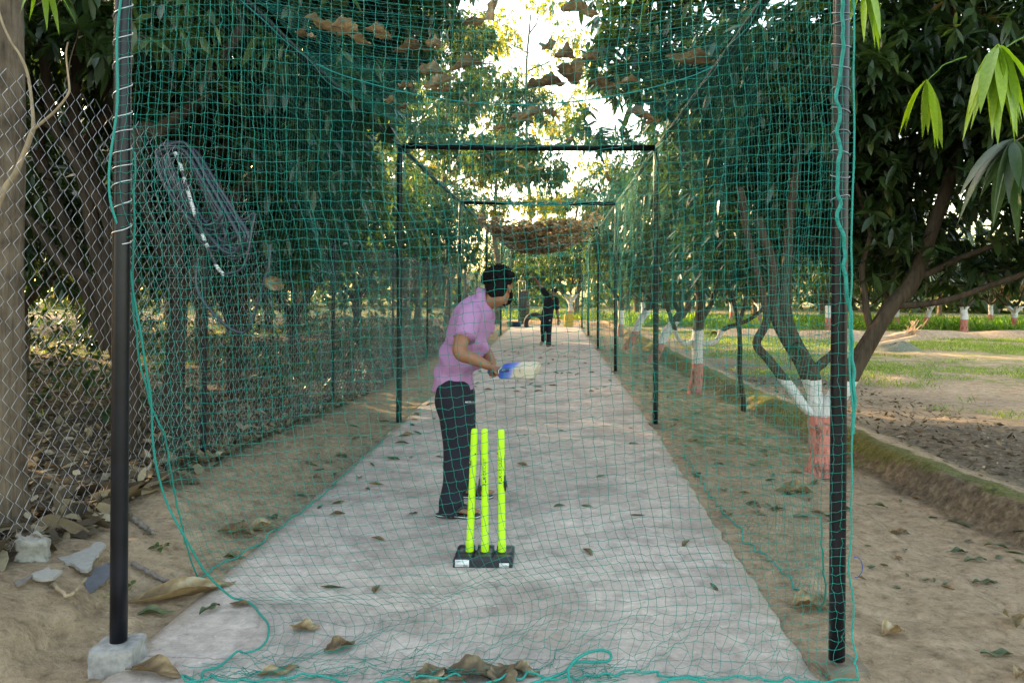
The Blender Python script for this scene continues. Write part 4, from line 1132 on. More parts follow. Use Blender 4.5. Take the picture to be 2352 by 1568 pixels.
hm2 = MB(); limb(hm2, [bh + bu * .02 - bf * .07, bh - bu * .04 - bf * .08], [.062, .045]); fuse(hm2, 'hair', M['hair'], bw, .008, 1)
bd = MB(); loft(bd, [(bh - bu * .075 + bf * .040, bs * .060, bf * .052), (bh - bu * .105 + bf * .044, bs * .044, bf * .046), (bh - bu * .124 + bf * .050, bs * .02, bf * .025)], 18); fuse(bd, 'beard', M['hair'], bw, .006, 1)
em = MB()
for s in (-1, 1): limb(em, [bh + bf * .089 + bu * .026 + bs * .016 * s, bh + bf * .082 + bu * .028 + bs * .05 * s], [.005, .005], 3)
em.obj('eyebrows', M['hair'], bw, True)
for s in (-1, 1):
    ey = MB(); ball(ey, bh + bf * .086 + bu * .008 + bs * .031 * s, (.012, .008, .007)); ey.obj('eye', M['ink'], bw, True)
mo = MB(); limb(mo, [bh + bf * .088 - bu * .060 - bs * .02, bh + bf * .094 - bu * .060, bh + bf * .088 - bu * .060 + bs * .02], [.006, .009, .006], 4); mo.obj('mouth', M['lip'], bw, True)
wb = MB(); a = np.linspace(0, 2 * PI, 20); ax_ = unit(wl - elb); p1 = unit(np.cross(ax_, vec(0, 1, 0))); p2 = np.cross(ax_, p1)
capped_tube(wb, wl - ax_ * .03 + p1 * (.032 * np.cos(a))[:, None] + p2 * (.032 * np.sin(a))[:, None], .010, 8); wb.obj('wristband', M['ink'], bw, True)
flipflop(bw, B3(1259.6, 788.6, .05), B3(1258.2, 796.6, -.25))
# the lifted sandal shows its sole
mb = MB(); a = np.linspace(0, 2 * PI, 28, endpoint=False)
heel_, toe_ = B3(1249, 779.5, .27), B3(1241.8, 791, .13)
f_ = unit(toe_ - heel_); s_ = unit(np.cross(f_, vec(0, -1, .3))); n_ = np.cross(f_, s_)
c_ = (heel_ + toe_) / 2
V = np.vstack([c_ + f_ * (.14 * np.cos(a))[:, None] + s_ * (.046 * np.sin(a) * (1 + .15 * np.cos(a)))[:, None] + n_ * h_ for h_ in (-.012, .012)])
Vc = np.vstack([V, c_ - n_ * .012, c_ + n_ * .012]); k = 28
mb.add(Vc, np.array([(i, (i + 1) % k, k + (i + 1) % k, k + i) for i in range(k)])); 
mb.add(Vc, np.array([((i + 1) % k, i, 2 * k, 2 * k) for i in range(k)])[:, :3]); mb.add(Vc, np.array([(k + i, k + (i + 1) % k, 2 * k + 1, 0) for i in range(k)])[:, :3])
mb.obj('sandal', M['stick'], bw)

# ------------------------------------------------------------------ the wicket
wk_c = PG(1113, 1287)
wk = empty('wicket', wk_c, 'free standing set of three neon yellow stumps in a black rubber base', 'stumps')
bx, by = wk_c.x, wk_c.y
W_, D_, H_ = .335, .235, .056
mb = MB()
# outline profile of the base: chamfered block with a raised rim, lengthwise channel and two cross grooves
xs = np.r_[-W_ / 2, -W_ / 2 + .012, np.linspace(-W_ / 2 + .03, -.078, 5), -.066, -.063, -.050, -.047, np.linspace(-.035, .035, 5), .047, .050, .063, .066, np.linspace(.078, W_ / 2 - .03, 5), W_ / 2 - .012, W_ / 2]
ys_ = np.r_[-D_ / 2, -D_ / 2 + .010, -D_ / 2 + .055, -D_ / 2 + .062, -.022, -.016, .0, .03, .06, .075, .082, D_ / 2 - .010, D_ / 2]
def base_h(x_, y_):
    h = H_
    ex = min(x_ + W_ / 2, W_ / 2 - x_); ey = min(y_ + D_ / 2, D_ / 2 - y_)
    if ex < .005 or ey < .005: h -= .014
    if -D_ / 2 + .058 < y_ < -.019: h -= .009
    if -.018 < y_ < .079 and ex > .02: h -= .006
    if .046 < abs(x_) < .067 and y_ > -D_ / 2 + .05: h -= .030 if .049 < abs(x_) < .064 else 0
    return h
n0, n1 = len(xs), len(ys_)
tl = .10
Vt = np.array([[(bx + x_ * (1 - .0) + .0, by + y_, base_h(x_, y_)) for y_ in ys_] for x_ in xs])
ring = [(i, 0) for i in range(n0)] + [(n0 - 1, j) for j in range(1, n1)] + [(i, n1 - 1) for i in range(n0 - 2, -1, -1)] + [(0, j) for j in range(n1 - 2, 0, -1)]
i, j = np.meshgrid(np.arange(n0 - 1), np.arange(n1 - 1), indexing='ij'); b = i * n1 + j
mb.add(Vt.reshape(-1, 3), np.stack([b, b + n1, b + n1 + 1, b + 1], -1).reshape(-1, 4))
R1 = np.array([Vt[i_, j_] for i_, j_ in ring]); R0 = R1.copy(); R0[:, 2] = .001
k = len(ring); mb.add(np.vstack([R0, R1]), np.array([(q, (q + 1) % k, k + (q + 1) % k, k + q) for q in range(k)]))
base = mb.obj('base', M['rubber'], wk)
def place_on_front(me, x0, z0, mat, name, par):
    map_mesh(me, lambda a: np.stack([x0 + a[:, 0], np.full(len(a), by - D_ / 2 - .0022), z0 + a[:, 1]], -1)); return link(name, me, mat, par)
for x0, w_, h_, z0 in ((-.155, .078, .040, .006), (.075 + .018, .054, .024, .004)):
    st = MB(); box(st, (bx + x0 + w_ / 2, by - D_ / 2 - .0007, z0 + h_ / 2), (w_, .0014, h_)); stk = st.obj('sticker', M['white'], base)
    for q in range(3 if w_ > .06 else 2):
        ln_ = MB(); box(ln_, (bx + x0 + w_ * .38, by - D_ / 2 - .0018, z0 + h_ - .006 - .007 * q - (.009 if q == 2 else 0)), (w_ * (.6 if q != 1 else .5), .0006, .0016)); ln_.obj('print_line', M['grey_ink'], stk)
    br = MB()
    for q in range(9): box(br, (bx + x0 + w_ * .62 + q * .0028, by - D_ / 2 - .0018, z0 + .0065), (.0009 + .0011 * (q % 3 == 0), .0006, .008))
    br.obj('barcode', M['ink'], stk)
stump_px = [((1078.5, 1271), (1090, 984)), ((1114, 1273), (1113.5, 984)), ((1153, 1271), (1151, 985))]
SY = by + .015
for k_, (b0, t0) in enumerate(stump_px):
    p0 = np.array(P(b0[0], b0[1], SY)); p1 = np.array(P(t0[0], t0[1], SY)); p0[2] = .045
    ax_ = unit(p1 - p0); Ls = float(np.linalg.norm(p1 - p0))
    t = np.array([0, .012, .07, .078, .085, .3, .6, .9, .97, .985, .994, 1.0])
    rr = 1.17 * np.array([.0190, .0200, .0200, .0200, .0180, .0178, .0174, .0172, .0172, .0166, .0145, .010])
    t[1:4] = np.array([.01, .055, .058]) / Ls * 1.0; t[4] = .064 / Ls
    mb = MB(); pts = p0 + ax_[None] * (t * Ls)[:, None]; capped_tube(mb, pts, rr, 28)
    sp = mb.obj('stump', M['neon'], wk, True)
    cx_ = unit(np.cross(vec(0, 1, 0), ax_)); cx_ = cx_ if cx_[0] > 0 else -cx_; cy_ = vec(0, -1, 0)
    def wrap(me, s0, mid, r_=.0216):
        def f(a):
            an_ = a[:, 1] / .0206 + mid     # text runs up the stump; its height bends round it
            h_ = s0 + a[:, 0]
            d_ = -cx_[None] * np.sin(an_)[:, None] + cy_[None] * np.cos(an_)[:, None]
            return p0 + ax_[None] * h_[:, None] + d_ * (.0184 if r_ is None else r_) 
        return map_mesh(me, f)
    if k_ > 0:
        off = -.30 if k_ == 1 else -.02
        s0 = Ls * (.545 if k_ == 1 else .56)
        link('printed_name', wrap(text_mesh('printed_name', 'FLX', .0255, .0007, 1.28), s0, -.38 if k_ == 1 else -.10), M['ink'], sp)
        link('printed_name', wrap(text_mesh('printed_name', 'CRICKET', .0255, -.0002, .98), s0 + .0560, -.38 if k_ == 1 else -.10), M['ink'], sp)
    else:
        # square black badge on the outer side
        nb_ = 9; hh = Ls * .705; A_, H2 = np.meshgrid(np.linspace(.55, 1.75, nb_), np.linspace(0, .028, 3), indexing='ij')
        def badge(A_, H2, r_):
            D_2 = -cx_[None] * np.sin(A_.ravel())[:, None] + cy_[None] * np.cos(A_.ravel())[:, None]
            return p0 + ax_[None] * (hh + H2.ravel())[:, None] + D_2 * r_
        i, j = np.meshgrid(np.arange(nb_ - 1), np.arange(2), indexing='ij'); b = i * 3 + j
        fb = np.stack([b, b + 1, b + 4, b + 3], -1).reshape(-1, 4)
        bd_ = MB(); bd_.add(badge(A_, H2, .0216), fb); bo_ = bd_.obj('badge', M['ink'], sp)
        a = np.linspace(0, 2 * PI, 18); 
        rg = MB(); capped_tube(rg, badge(1.05 + .22 * np.cos(a), .017 + .0065 * np.sin(a), .0219), .0012, 6); rg.obj('badge_mark', M['neon'], bo_, True)
        rg = MB(); A2, H3 = np.meshgrid(np.linspace(.62, 1.6, nb_), np.array([-.0075, -.006, -.0045]), indexing='ij'); rg.add(badge(A2, H3, .0216), fb); rg.obj('badge_line', M['ink'], sp)
    # tether hole plug
    pl = MB(); hz = p0 + ax_ * (Ls * .80); d_ = (cx_ * .55 + cy_ * .83) if k_ == 0 else (cx_ if k_ == 1 else -cx_)
    ball(pl, hz + unit(d_) * .021, .0045, seg=10); pl.obj('plug', M['ink'], sp, True)
# the two bails hang from their cords
for (c0, c1, e1, lab) in (((1104.0, 1035), (1101.5, 1098), (1099.5, 1142), 'black spring bail dangling on its cord between two stumps'), ((1157.5, 1034), (1160, 1090), (1161, 1127), 'black spring bail dangling on its cord beside the end stump')):
    bl = empty('bail', P(*c1, SY), lab, 'bail', 'bails dangling on their cords')
    a0, a1, a2 = (np.array(P(*q, SY - .012)) for q in (c0, c1, e1))
    mb = MB(); capped_tube(mb, spline([a0 + vec(0, .01, 0), a0 * .5 + a1 * .5 + vec(.002, 0, 0), a1], 10), .0013, 5); mb.obj('cord', M['ink'], bl)
    ax_ = unit(a2 - a1); Lb = float(np.linalg.norm(a2 - a1)); mb = MB()
    capped_tube(mb, a1 + ax_[None] * np.linspace(0, Lb, 8)[:, None], [.004, .006, .006, .0062, .0062, .006, .006, .004], 10); mb.obj('rod', M['rubber'], bl, True)
    tt = np.linspace(0, 6 * 2 * PI, 120); q1 = unit(np.cross(ax_, vec(0, 1, 0))); q2 = np.cross(ax_, q1)
    mb = MB(); capped_tube(mb, a1 + ax_[None] * (Lb * (.36 + .40 * tt / tt[-1]))[:, None] + q1 * (.0095 * np.cos(tt))[:, None] + q2 * (.0095 * np.sin(tt))[:, None], .0022, 5); mb.obj('spring', M['ink'], bl, True)
# ------------------------------------------------------------------ leaves
def leaf_shape(rows):
    """(s, t, n) of a folded, drooping lance-shaped leaf; 3 columns x rows"""
    s = np.linspace(0, 1, rows)
    w = np.interp(s, [0, .08, .25, .5, .75, .92, 1], [.02, .14, .40, .50, .38, .13, .0])
    if rows <= 3: w = np.array([.03, .5, .0])
    V = []
    for a, b in zip(s, w): V += [(a, -b, .22 * b), (a, 0, 0), (a, b, .22 * b)]
    F = []
    for i in range(rows - 1):
        for j in (0, 1): F.append((3 * i + j, 3 * i + j + 1, 3 * i + j + 4, 3 * i + j + 3))
    return np.array(V), np.array(F)
LEAF = {r: leaf_shape(r) for r in (3, 4, 5, 8)}
def leaf_cloud(base, d, L, W, droop, rows, rnd, up=None, g=None):
    """leaves at `base` (N,3) pointing along d, length L, width W, bent down by droop"""
    g = g or rng
    T, F = LEAF[rows]; N = len(base)
    d = d / (np.linalg.norm(d, axis=1, keepdims=True) + 1e-9)
    upv = np.tile(np.array([0, 0, 1.0]), (N, 1)) if up is None else up
    upv = upv + g.normal(0, .35, (N, 3))
    side = np.cross(d, upv); side /= np.linalg.norm(side, axis=1, keepdims=True) + 1e-9
    nrm = np.cross(side, d)
    s, t, n = T[:, 0][None, :, None], T[:, 1][None, :, None], T[:, 2][None, :, None]
    L_ = np.asarray(L).reshape(-1, 1, 1); W_ = np.asarray(W).reshape(-1, 1, 1); D_ = np.asarray(droop).reshape(-1, 1, 1)
    V = base[:, None] + d[:, None] * s * L_ + side[:, None] * t * W_ + nrm[:, None] * n * W_ - np.array([0, 0, 1.0])[None, None] * D_ * L_ * s ** 2
    k = len(T)
    Fa = (np.arange(N)[:, None, None] * k + F[None]).reshape(-1, 4)
    return V.reshape(-1, 3), Fa, np.repeat(rnd, k)
def rosettes(c, ax, k, L, rows, g, hang=.5, wr=.25, spread=(45, 115), tone=None):
    """k leaves round each shoot tip c, whose shoot runs along ax"""
    N = len(c)
    ax = ax / (np.linalg.norm(ax, axis=1, keepdims=True) + 1e-9)
    c2 = np.repeat(c, k, 0); a2 = np.repeat(ax, k, 0); n = N * k
    r = g.normal(size=(n, 3)); r -= a2 * (r * a2).sum(1, keepdims=True); r /= np.linalg.norm(r, axis=1, keepdims=True) + 1e-9
    th = np.radians(g.uniform(spread[0], spread[1], n))[:, None]
    d = a2 * np.cos(th) + r * np.sin(th)
    d[:, 2] -= hang * g.uniform(.3, 1.2, n)
    ln = L * g.uniform(.65, 1.2, n)
    base = c2 - a2 * (g.uniform(0, .10, n) * L / .18)[:, None]
    tone = np.repeat(g.uniform(0, .75, N) if tone is None else tone, k)
    rnd = np.clip(tone + g.normal(0, .10, n) + (g.uniform(size=n) < .012) * .4, 0, 1)
    return leaf_cloud(base, d, ln, ln * wr * g.uniform(.8, 1.2, n), g.uniform(.05, .45, n) * hang * 1.6, rows, rnd, None, g)
def blob_points(blobs, n, g, shell=.45, gap=.0):
    vol = np.array([b[3] * b[4] * b[5] * (b[6] if len(b) > 6 else 1) for b in blobs]); pick = g.choice(len(blobs), n, p=vol / vol.sum())
    B = np.array([b[:6] for b in blobs])[pick]
    d = g.normal(size=(n, 3)); d /= np.linalg.norm(d, axis=1, keepdims=True)
    rr = (shell ** 3 + (1 - shell ** 3) * g.uniform(size=n)) ** (1 / 3)
    lump = 1 + .16 * np.sin(d[:, 0] * 5 + pick * 2) + .14 * np.sin(d[:, 1] * 6 + d[:, 2] * 5 + pick)
    p = B[:, :3] + d * B[:, 3:] * (rr * lump)[:, None]
    if gap > 0:
        f = np.sin(p[:, 0] * 3.1 + 1.3 * p[:, 2]) * np.sin(p[:, 1] * 2.7 - .8 * p[:, 2]) + .6 * np.sin(p[:, 2] * 4.3 + p[:, 0] * 2)
        keep = f > np.quantile(f, gap); p, d = p[keep], d[keep]
    return p, d
def wiggle(pts, n, amp, g):
    p = spline(pts, n)
    ph = g.uniform(0, 6, 6); t = np.linspace(0, 1, n)
    off = np.stack([np.sin(7 * t + ph[0]) + .5 * np.sin(17 * t + ph[1]), np.sin(6 * t + ph[2]) + .5 * np.sin(15 * t + ph[3]), .3 * np.sin(9 * t + ph[4])], -1)
    return p + off * amp * (t * (1 - t) * 4)[:, None] ** .6
def stem(mb, pts, r0, r1, g, n=16, k=10, amp=.03, paint=None, flare=0.0):
    p = wiggle(pts, n, amp, g); t = np.linspace(0, 1, n)
    r = r0 + (r1 - r0) * t ** .8
    r = r * (1 + .05 * np.sin(t * 19 + g.uniform(0, 6))) + flare * np.exp(-t * n / 1.6)
    V, F = tubes(p, r, k)
    if paint is not None:
        z = V[:, 2]; a = np.where(z < paint[0], -.5 + (z - paint[0]) * 2, (z - paint[0]) / (paint[1] - paint[0]))
        a = np.where(z < paint[0], np.clip((z - paint[0]) * 3, -.5, 0), np.clip(a, 0, 1.5))
    else: a = None
    mb.add(V, F, a); return p
def tree(name, label, cat, base, stems, blobs, n, L, seed, mat, barkm, rows=4, k=9, paint=None, group=None, hang=.6, gap=.12, shell=.35, wr=.29, twigs=26, extra=None, spread=(45, 115), droop_ax=.25, tone=None):
    g = np.random.default_rng(seed)
    root = empty(name, base, label, cat, group)
    tm_ = MB(); tips = []
    for st in stems:
        pts, r0, r1 = st[0], st[1], st[2]
        p = stem(tm_, pts, r0, r1, g, n=max(10, 6 * len(pts)), k=12 if r0 > .05 else 7, amp=st[3] if len(st) > 3 else .03, paint=paint, flare=st[4] if len(st) > 4 else 0)
        tips.append((p[-1], r1)); tips.append((p[int(len(p) * .66)], r1 * 1.3))
    P_, D_ = blob_points(blobs, n, g, shell, gap)
    # twigs reach from the limbs into the crown
    T_ = np.array([t[0] for t in tips])
    for q in g.choice(len(P_), min(twigs, len(P_)), replace=False):
        e = P_[q]; b = T_[np.argmin(np.linalg.norm(T_ - e, axis=1))]
        m_ = b * .5 + e * .5 + g.normal(0, .12, 3) + np.array([0, 0, .12])
        stem(tm_, [b, m_, e], .022 if L < .3 else .04, .006, g, 10, 5, .04, paint)
    tm_.obj('trunk', barkm, root, True, 'paint')
    ax = D_ * .8 + np.array([0, 0, droop_ax]) + g.normal(0, .3, D_.shape)
    cr = MB(); cr.add(*rosettes(P_, ax, k, L, rows, g, hang, wr, spread, tone))
    if extra is not None: extra(cr, g)
    cr.obj('crown', mat, root)
    return root
def pxs(Y, *pts): return [np.array(P(px, py, Y + (q[0] if q else 0))) for px, py, *q in pts]

# --- the mango tree beside the front post, limewashed red and white
TA = 7.1
tA = tree('mango_tree', 'big mango tree with lime washed fork, its limbs leaning over the open field', 'tree', P(1885, 1075, TA),
    [(pxs(TA, (1884, 1085), (1884, 1040), (1882, 990), (1880, 952)), .108, .098, .006, .05),
     (pxs(TA, (1880, 975), (1878, 930), (1868, 880), (1845, 840), (1800, 770), (1776, 700), (1768, 600), (1740, 500)), .085, .045, .02),
     (pxs(TA, (1882, 965), (1870, 905), (1858, 855), (1818, 770), (1800, 690), (1815, 560), (1830, 420), (1840, 300)), .075, .04, .02),
     (pxs(TA, (1878, 960), (1845, 930), (1822, 895), (1770, 830), (1738, 790), (1760, 740), (1752, 690), (1720, 560), (1700, 430)), .055, .03, .012),
     (pxs(TA, (1890, 965), (1925, 905, -.05), (1945, 870, -.05), (1985, 800), (2040, 705), (2100, 640), (2150, 520), (2205, 330, -.1), (2230, 150, -.2)), .105, .05, .02),
     (pxs(TA, (1868, 850), (1900, 825), (1935, 780)), .05, .035, .01),
     (pxs(TA, (2040, 705), (2150, 695, -.2), (2260, 660, -.35), (2352, 625, -.5), (2420, 590, -.6)), .035, .022, .02),
     (pxs(TA, (2000, 760), (1985, 640, .1), (1990, 520, .1), (1965, 420, .1)), .035, .02, .02),
     (pxs(TA, (2098, 640), (2190, 600, -.1), (2300, 560, -.3), (2420, 500, -.4)), .035, .02, .03)],
    [(3.2, 7.2, 3.5, 1.3, 1.5, .85), (4.3, 6.6, 3.3, 1.4, 1.3, .9), (4.5, 6.2, 2.5, 1.2, 1.1, .65), (2.3, 7.4, 3.6, 1.0, 1.2, .8), (3.0, 7.6, 2.45, .85, 1.0, .55), (2.15, 7.9, 2.7, .75, 1.0, .75), (3.7, 7.6, 1.95, .9, .9, .42), (4.6, 7.0, 1.95, .7, .7, .35), (2.0, 8.3, 2.0, .5, .8, .45, .7), (3.6, 8.6, 3.2, 1.5, 1.0, 1.4), (3.6, 6.8, 4.7, 1.9, 1.7, .7, .6), (2.45, 8.7, 3.0, .95, .7, 1.05, 1.4), (2.1, 7.8, 3.3, .7, .8, .9, 1.3), (3.3, 8.8, 2.6, .9, .7, .7)],
    5400, .175, 101, M['mango'], M['painted_bark'], 5, 10, (P(1880, 952, TA).z, P(1880, 872, TA).z), None, .42, .08)
# a young shoot on its lower limb
g = np.random.default_rng(3)
# --- second painted mango down the row
TC = 12.2
tree('mango_tree', 'second painted mango down the row, with two low side limbs curving out', 'tree', P(1596, 905, TC),
    [(pxs(TC, (1594, 908), (1598, 870), (1602, 820), (1606, 760), (1610, 690), (1600, 600), (1590, 500)), .105, .07, .015, .03),
     (pxs(TC, (1604, 775), (1575, 790), (1555, 770), (1540, 730), (1515, 650), (1500, 560)), .045, .03, .01),
     (pxs(TC, (1604, 790), (1640, 785), (1665, 755), (1720, 735), (1760, 700), (1790, 640)), .045, .025, .01),
     (pxs(TC, (1608, 740), (1640, 680), (1670, 600), (1690, 480)), .045, .03, .02)],
    [(2.6, 12.5, 3.7, 1.1, 1.6, 1.3), (2.9, 12.0, 3.2, 1.2, 1.4, 1.2), (2.3, 11.6, 2.3, .6, 1.0, .5, .7), (2.5, 12.6, 1.9, .9, 1.0, .4, .6), (3.5, 12.5, 2.6, 1.0, 1.3, .9), (2.4, 11.2, 4.4, .95, 1.4, 1.0)],
    2600, .18, 102, M['mango'], M['painted_bark'], 4, 9, (P(1596, 835, TC).z, P(1596, 758, TC).z), None, .42, .1)
# a bushy branch hanging down over the net between them
tree('mango_tree', 'dark mango sapling crowding the cage between the painted trees, branches over the roof net', 'tree', (2.62, 10.7, -.1),
    [([(2.62, 10.7, -.2), (2.6, 10.6, .5), (2.42, 10.3, 1.5), (1.9, 9.8, 2.7), (1.2, 9.2, 4.0)], .042, .022, .05), ([(2.42, 10.3, 1.5), (2.0, 10.2, 2.6), (1.5, 10, 3.9)], .03, .018, .06), ([(2.5, 10.5, 1.1), (2.9, 10.8, 2.2), (3.0, 10.9, 3.2)], .03, .016, .05)],
    [(1.35, 9.0, 4.25, .85, 1.3, .75), (.75, 8.6, 4.15, .65, .9, .42), (1.55, 10.0, 3.1, .45, 1.0, .7, .5), (1.5, 8.6, 5.2, 1.1, 1.4, .8), (.50, 10.4, 3.72, .55, .8, .26)],
    800, .19, 103, M['mango'], M['bark_dark'], 5, 9, None, None, .4, .12)
def orchard(name, label, x, y, h, w, seed, mat='far_leaf', paint=(.5, .95), n=420, group=None, L=.20, k=9, rows=3, fork=4, z0=None, wr=.30, low=.36, cat='tree', barkm=None, lean=0):
    g = np.random.default_rng(seed)
    zb = gz(x, y) - .05
    st = []; hb = h * g.uniform(.20, .26)
    st.append(([(x, y, zb), (x + lean * .5, y, zb + hb * .6), (x + lean, y, zb + hb)], .10 * w / 1.8, .09 * w / 1.8, .015, .03))
    bl = []
    for i in range(fork):
        a = 2 * PI * i / fork + g.uniform(-.5, .5); rr = w * g.uniform(.45, .65)
        e = np.array([x + lean + rr * math.cos(a), y + rr * math.sin(a), zb + h * g.uniform(.6, .74)])
        b0 = np.array([x + lean, y, zb + hb * .9]); m_ = b0 * .5 + e * .5 + np.array([rr * .12 * math.cos(a), rr * .12 * math.sin(a), -.05 * h])
        st.append(([b0, m_, e], .055 * w / 1.8, .02, .04))
        bl.append((e[0], e[1], e[2], w * .55, w * .55, h * .22))
    bl.append((x + lean, y, zb + h * .8, w * .62, w * .62, h * .22)); bl.append((x + lean, y, zb + h * .55, w * .8, w * .8, h * low * .5))
    pt = None if paint is None else (zb + paint[0], zb + paint[1])
    return tree(name, label, cat, (x, y, zb), st, bl, n, L, seed, M[mat], (M['painted_bark'] if paint else M['bark']) if barkm is None else M[barkm], rows, k, pt, group, .6, .16, .25, wr, 14)
# the rest of the painted row, going away
orchard('mango_tree', 'painted tree with three whitewashed stems just outside the third arch', 2.03, 21.6, 5.4, 1.9, 201, 'mango', (.55, 1.15), 1700, L=.19, rows=3, lean=.8)
orchard('mango_tree', 'slim painted tree past the three-stemmed one, close to the cage side', 2.2, 17.4, 5.6, 1.9, 202, 'mango', (.5, 1.0), 1700, L=.19, lean=.7)
orchard('mango_tree', 'painted tree by the last side arch, half hidden behind the net', 2.4, 27.5, 5.6, 2.0, 203, 'far_leaf', (.5, 1.0), 1300, low=.5)
orchard('mango_tree', 'painted tree with doubled red feet, at the end of the pitch behind the bowler', .80, 37.0, 5.0, 1.9, 204, 'far_leaf', (.65, 1.45), 1300, L=.20, fork=5)
orchard('mango_tree', 'low bushy tree behind the dark gate at the pitch end', -1.5, 38.5, 3.6, 1.5, 205, 'far_leaf', None, 600)
# trees standing round the far side of the open field
for i_, (px, py, h, w_, mat, lab) in enumerate((
    (1680, 739, 4.4, 2.0, 'far_leaf', 'small painted tree across the field, framed by the side net'),
    (1744, 746, 4.0, 1.9, 'far_leaf', 'pale pink footed tree across the field, seen between the near limbs'),
    (1902, 758, 4.6, 2.3, 'far_leaf', 'white forked tree across the field, just inside the front post'),
    (2059, 755, 4.2, 2.2, 'far_leaf', 'red footed tree across the field, behind the split palm log'),
    (2121, 755, 4.0, 2.0, 'far_leaf', 'leaning painted tree across the field, under the big limb'),
    (2214, 764, 4.3, 2.6, 'far_leaf', 'wide painted tree across the field with many white forks'),
    (2330, 757, 4.0, 2.4, 'rust_leaf', 'rust coloured painted tree across the field, farthest from the cage'),
    (2275, 748, 4.4, 2.0, 'far_leaf', 'unpainted looking slim tree between the wide forked tree and the rusty one'),
    (1477, 742, 4.6, 2.0, 'far_leaf', 'small red footed tree beyond the painted row, by the arch posts'),
    (1990, 748, 4.4, 2.2, 'far_leaf', 'tree across the field half covered by the front mango trunk'))):
    q = PG(px, py)
    orchard('orchard_tree', lab, q.x, q.y, h, w_, 300 + i_, mat, (.55, 1.05), 1300, fork=5 if 'many' in lab else 4, lean=.3 if 'leaning' in lab else 0)
# further rows, too far off to tell apart
protos = [orchard('orchard_tree', 'leafy tree in the far rows of the orchard beyond the field', 8 + 4 * q, 46, 6.0, 3.0, 330 + q, 'far_leaf', None, 1700, 'trees in the far orchard rows', L=.30, k=8, low=.8) for q in range(3)]
for i_, (x_, y_) in enumerate(((4.5, 47), (13.5, 52), (19, 44), (25, 50), (31, 44), (37, 50), (24, 60), (6, 56), (43, 46), (49, 54), (33, 62), (15, 64))):
    pr = protos[i_ % 3]; c = copy_tree(pr)
    for ch in c.children: ch.matrix_parent_inverse = Matrix.Translation(-pr.location)
    c.location = (x_, y_, -.05); c.rotation_euler = (0, 0, 1.7 * i_); s_ = .9 + .25 * ((i_ * 37) % 10) / 10; c.scale = (s_, s_, s_)

# --- tall thin-leaved trees beyond the end of the pitch, with yellowing leaves against the sky
def tall(label, x, y, h, w_, seed, mat, n, L=.22, gap=.35):
    g = np.random.default_rng(seed); zb = -.05
    st = [([(x, y, zb), (x + .1, y, h * .3), (x - .15, y + .1, h * .6), (x + .1, y, h * .93)], .16, .04, .08)]; bl = []
    for i in range(11):
        z = h * (.34 + .6 * i / 11); a = 2.4 * i + g.uniform(-.4, .4); rr = w_ * (1.15 - .6 * i / 11) * g.uniform(.7, 1.1)
        e = np.array([x + rr * math.cos(a), y + rr * math.sin(a), z + rr * .55])
        st.append(([(x, y, z - .3), (x + .5 * rr * math.cos(a), y + .5 * rr * math.sin(a), z + rr * .16), e], .045, .012, .06))
        bl.append((e[0], e[1], e[2], w_ * .42, w_ * .42, h * .075))
    return tree('tall_tree', label, 'tree', (x, y, zb), st, bl, n, L, seed, M[mat], M['bark'], 3, 8, None, None, .7, gap, .1, .34, 80)
tall('tall tree with sparse yellow and orange leaves towering past the pitch end', -1.4, 40, 17, 3.9, 401, 'autumn_leaf', 3600)
tall('tall greenish tree standing next to the yellow leaved giant', -4.6, 33, 12.5, 3.4, 402, 'far_leaf', 3000, L=.26, gap=.15)
tall('tall loose tree behind the fence, nearest of the tall ones to the batsman', -5.2, 26, 11.5, 2.8, 403, 'far_leaf', 2600, L=.25, gap=.15)
tall('tall thin tree with golden leaves between the fence and the gate', -2.6, 35, 9, 2.2, 404, 'autumn_leaf', 1600, gap=.15)
tall('golden tree rising behind the far end net', 1.2, 42, 6.6, 2.6, 405, 'autumn_leaf', 1800, gap=.15)
tall('golden tree far down on the fence side with its trunk in shade', -7.2, 38, 11, 3, 406, 'autumn_leaf', 1800, gap=.2)

# --- trees behind the fence
TL = 6.3
tree('mango_tree', 'many-stemmed mango tree behind the near fence, leaning trunks fanning up', 'tree', P(292, 1035, 6.5),
    [(pxs(6.5, (292, 1045), (285, 900), (262, 740), (225, 585), (207, 450), (185, 370), (170, 250), (178, 140), (170, -60)), .075, .042, .02, .03),
     (pxs(6.3, (300, 1040), (282, 800), (250, 640), (245, 527), (205, 432), (158, 340), (121, 280), (105, 120), (112, -40)), .062, .036, .02),
     (pxs(6.7, (290, 900), (225, 670), (158, 614), (88, 530), (30, 470), (-40, 420)), .055, .030, .02),
     (pxs(6.8, (292, 880), (260, 560), (215, 400), (207, 319), (238, 262), (240, 186), (226, 120), (215, -30)), .055, .04, .02),
     (pxs(6.1, (300, 960), (316, 361), (372, 298), (430, 236), (500, 150), (560, 60)), .066, .04, .04),
     (pxs(6.9, (250, 800), (105, 400), (84, 340), (92, 255), (62, 158), (40, -20)), .06, .04, .02)],
    [(-3.6, 6.6, 4.1, 1.3, 1.2, .8), (-4.6, 6.8, 3.7, 1.2, 1.2, .8), (-2.85, 6.3, 3.5, .65, .9, .55), (-5.0, 7.4, 2.6, .9, .8, .6, .7), (-4.3, 7.6, 2.1, 1.1, .6, .8, .7), (-4.2, 5.6, 3.6, 1.3, .7, .6), (-3.4, 7.4, 5.0, 1.8, 1.6, .8, .7)],
    1900, .17, 501, M['mango'], M['bark_dark'], 5, 9, None, None, .6, .2)
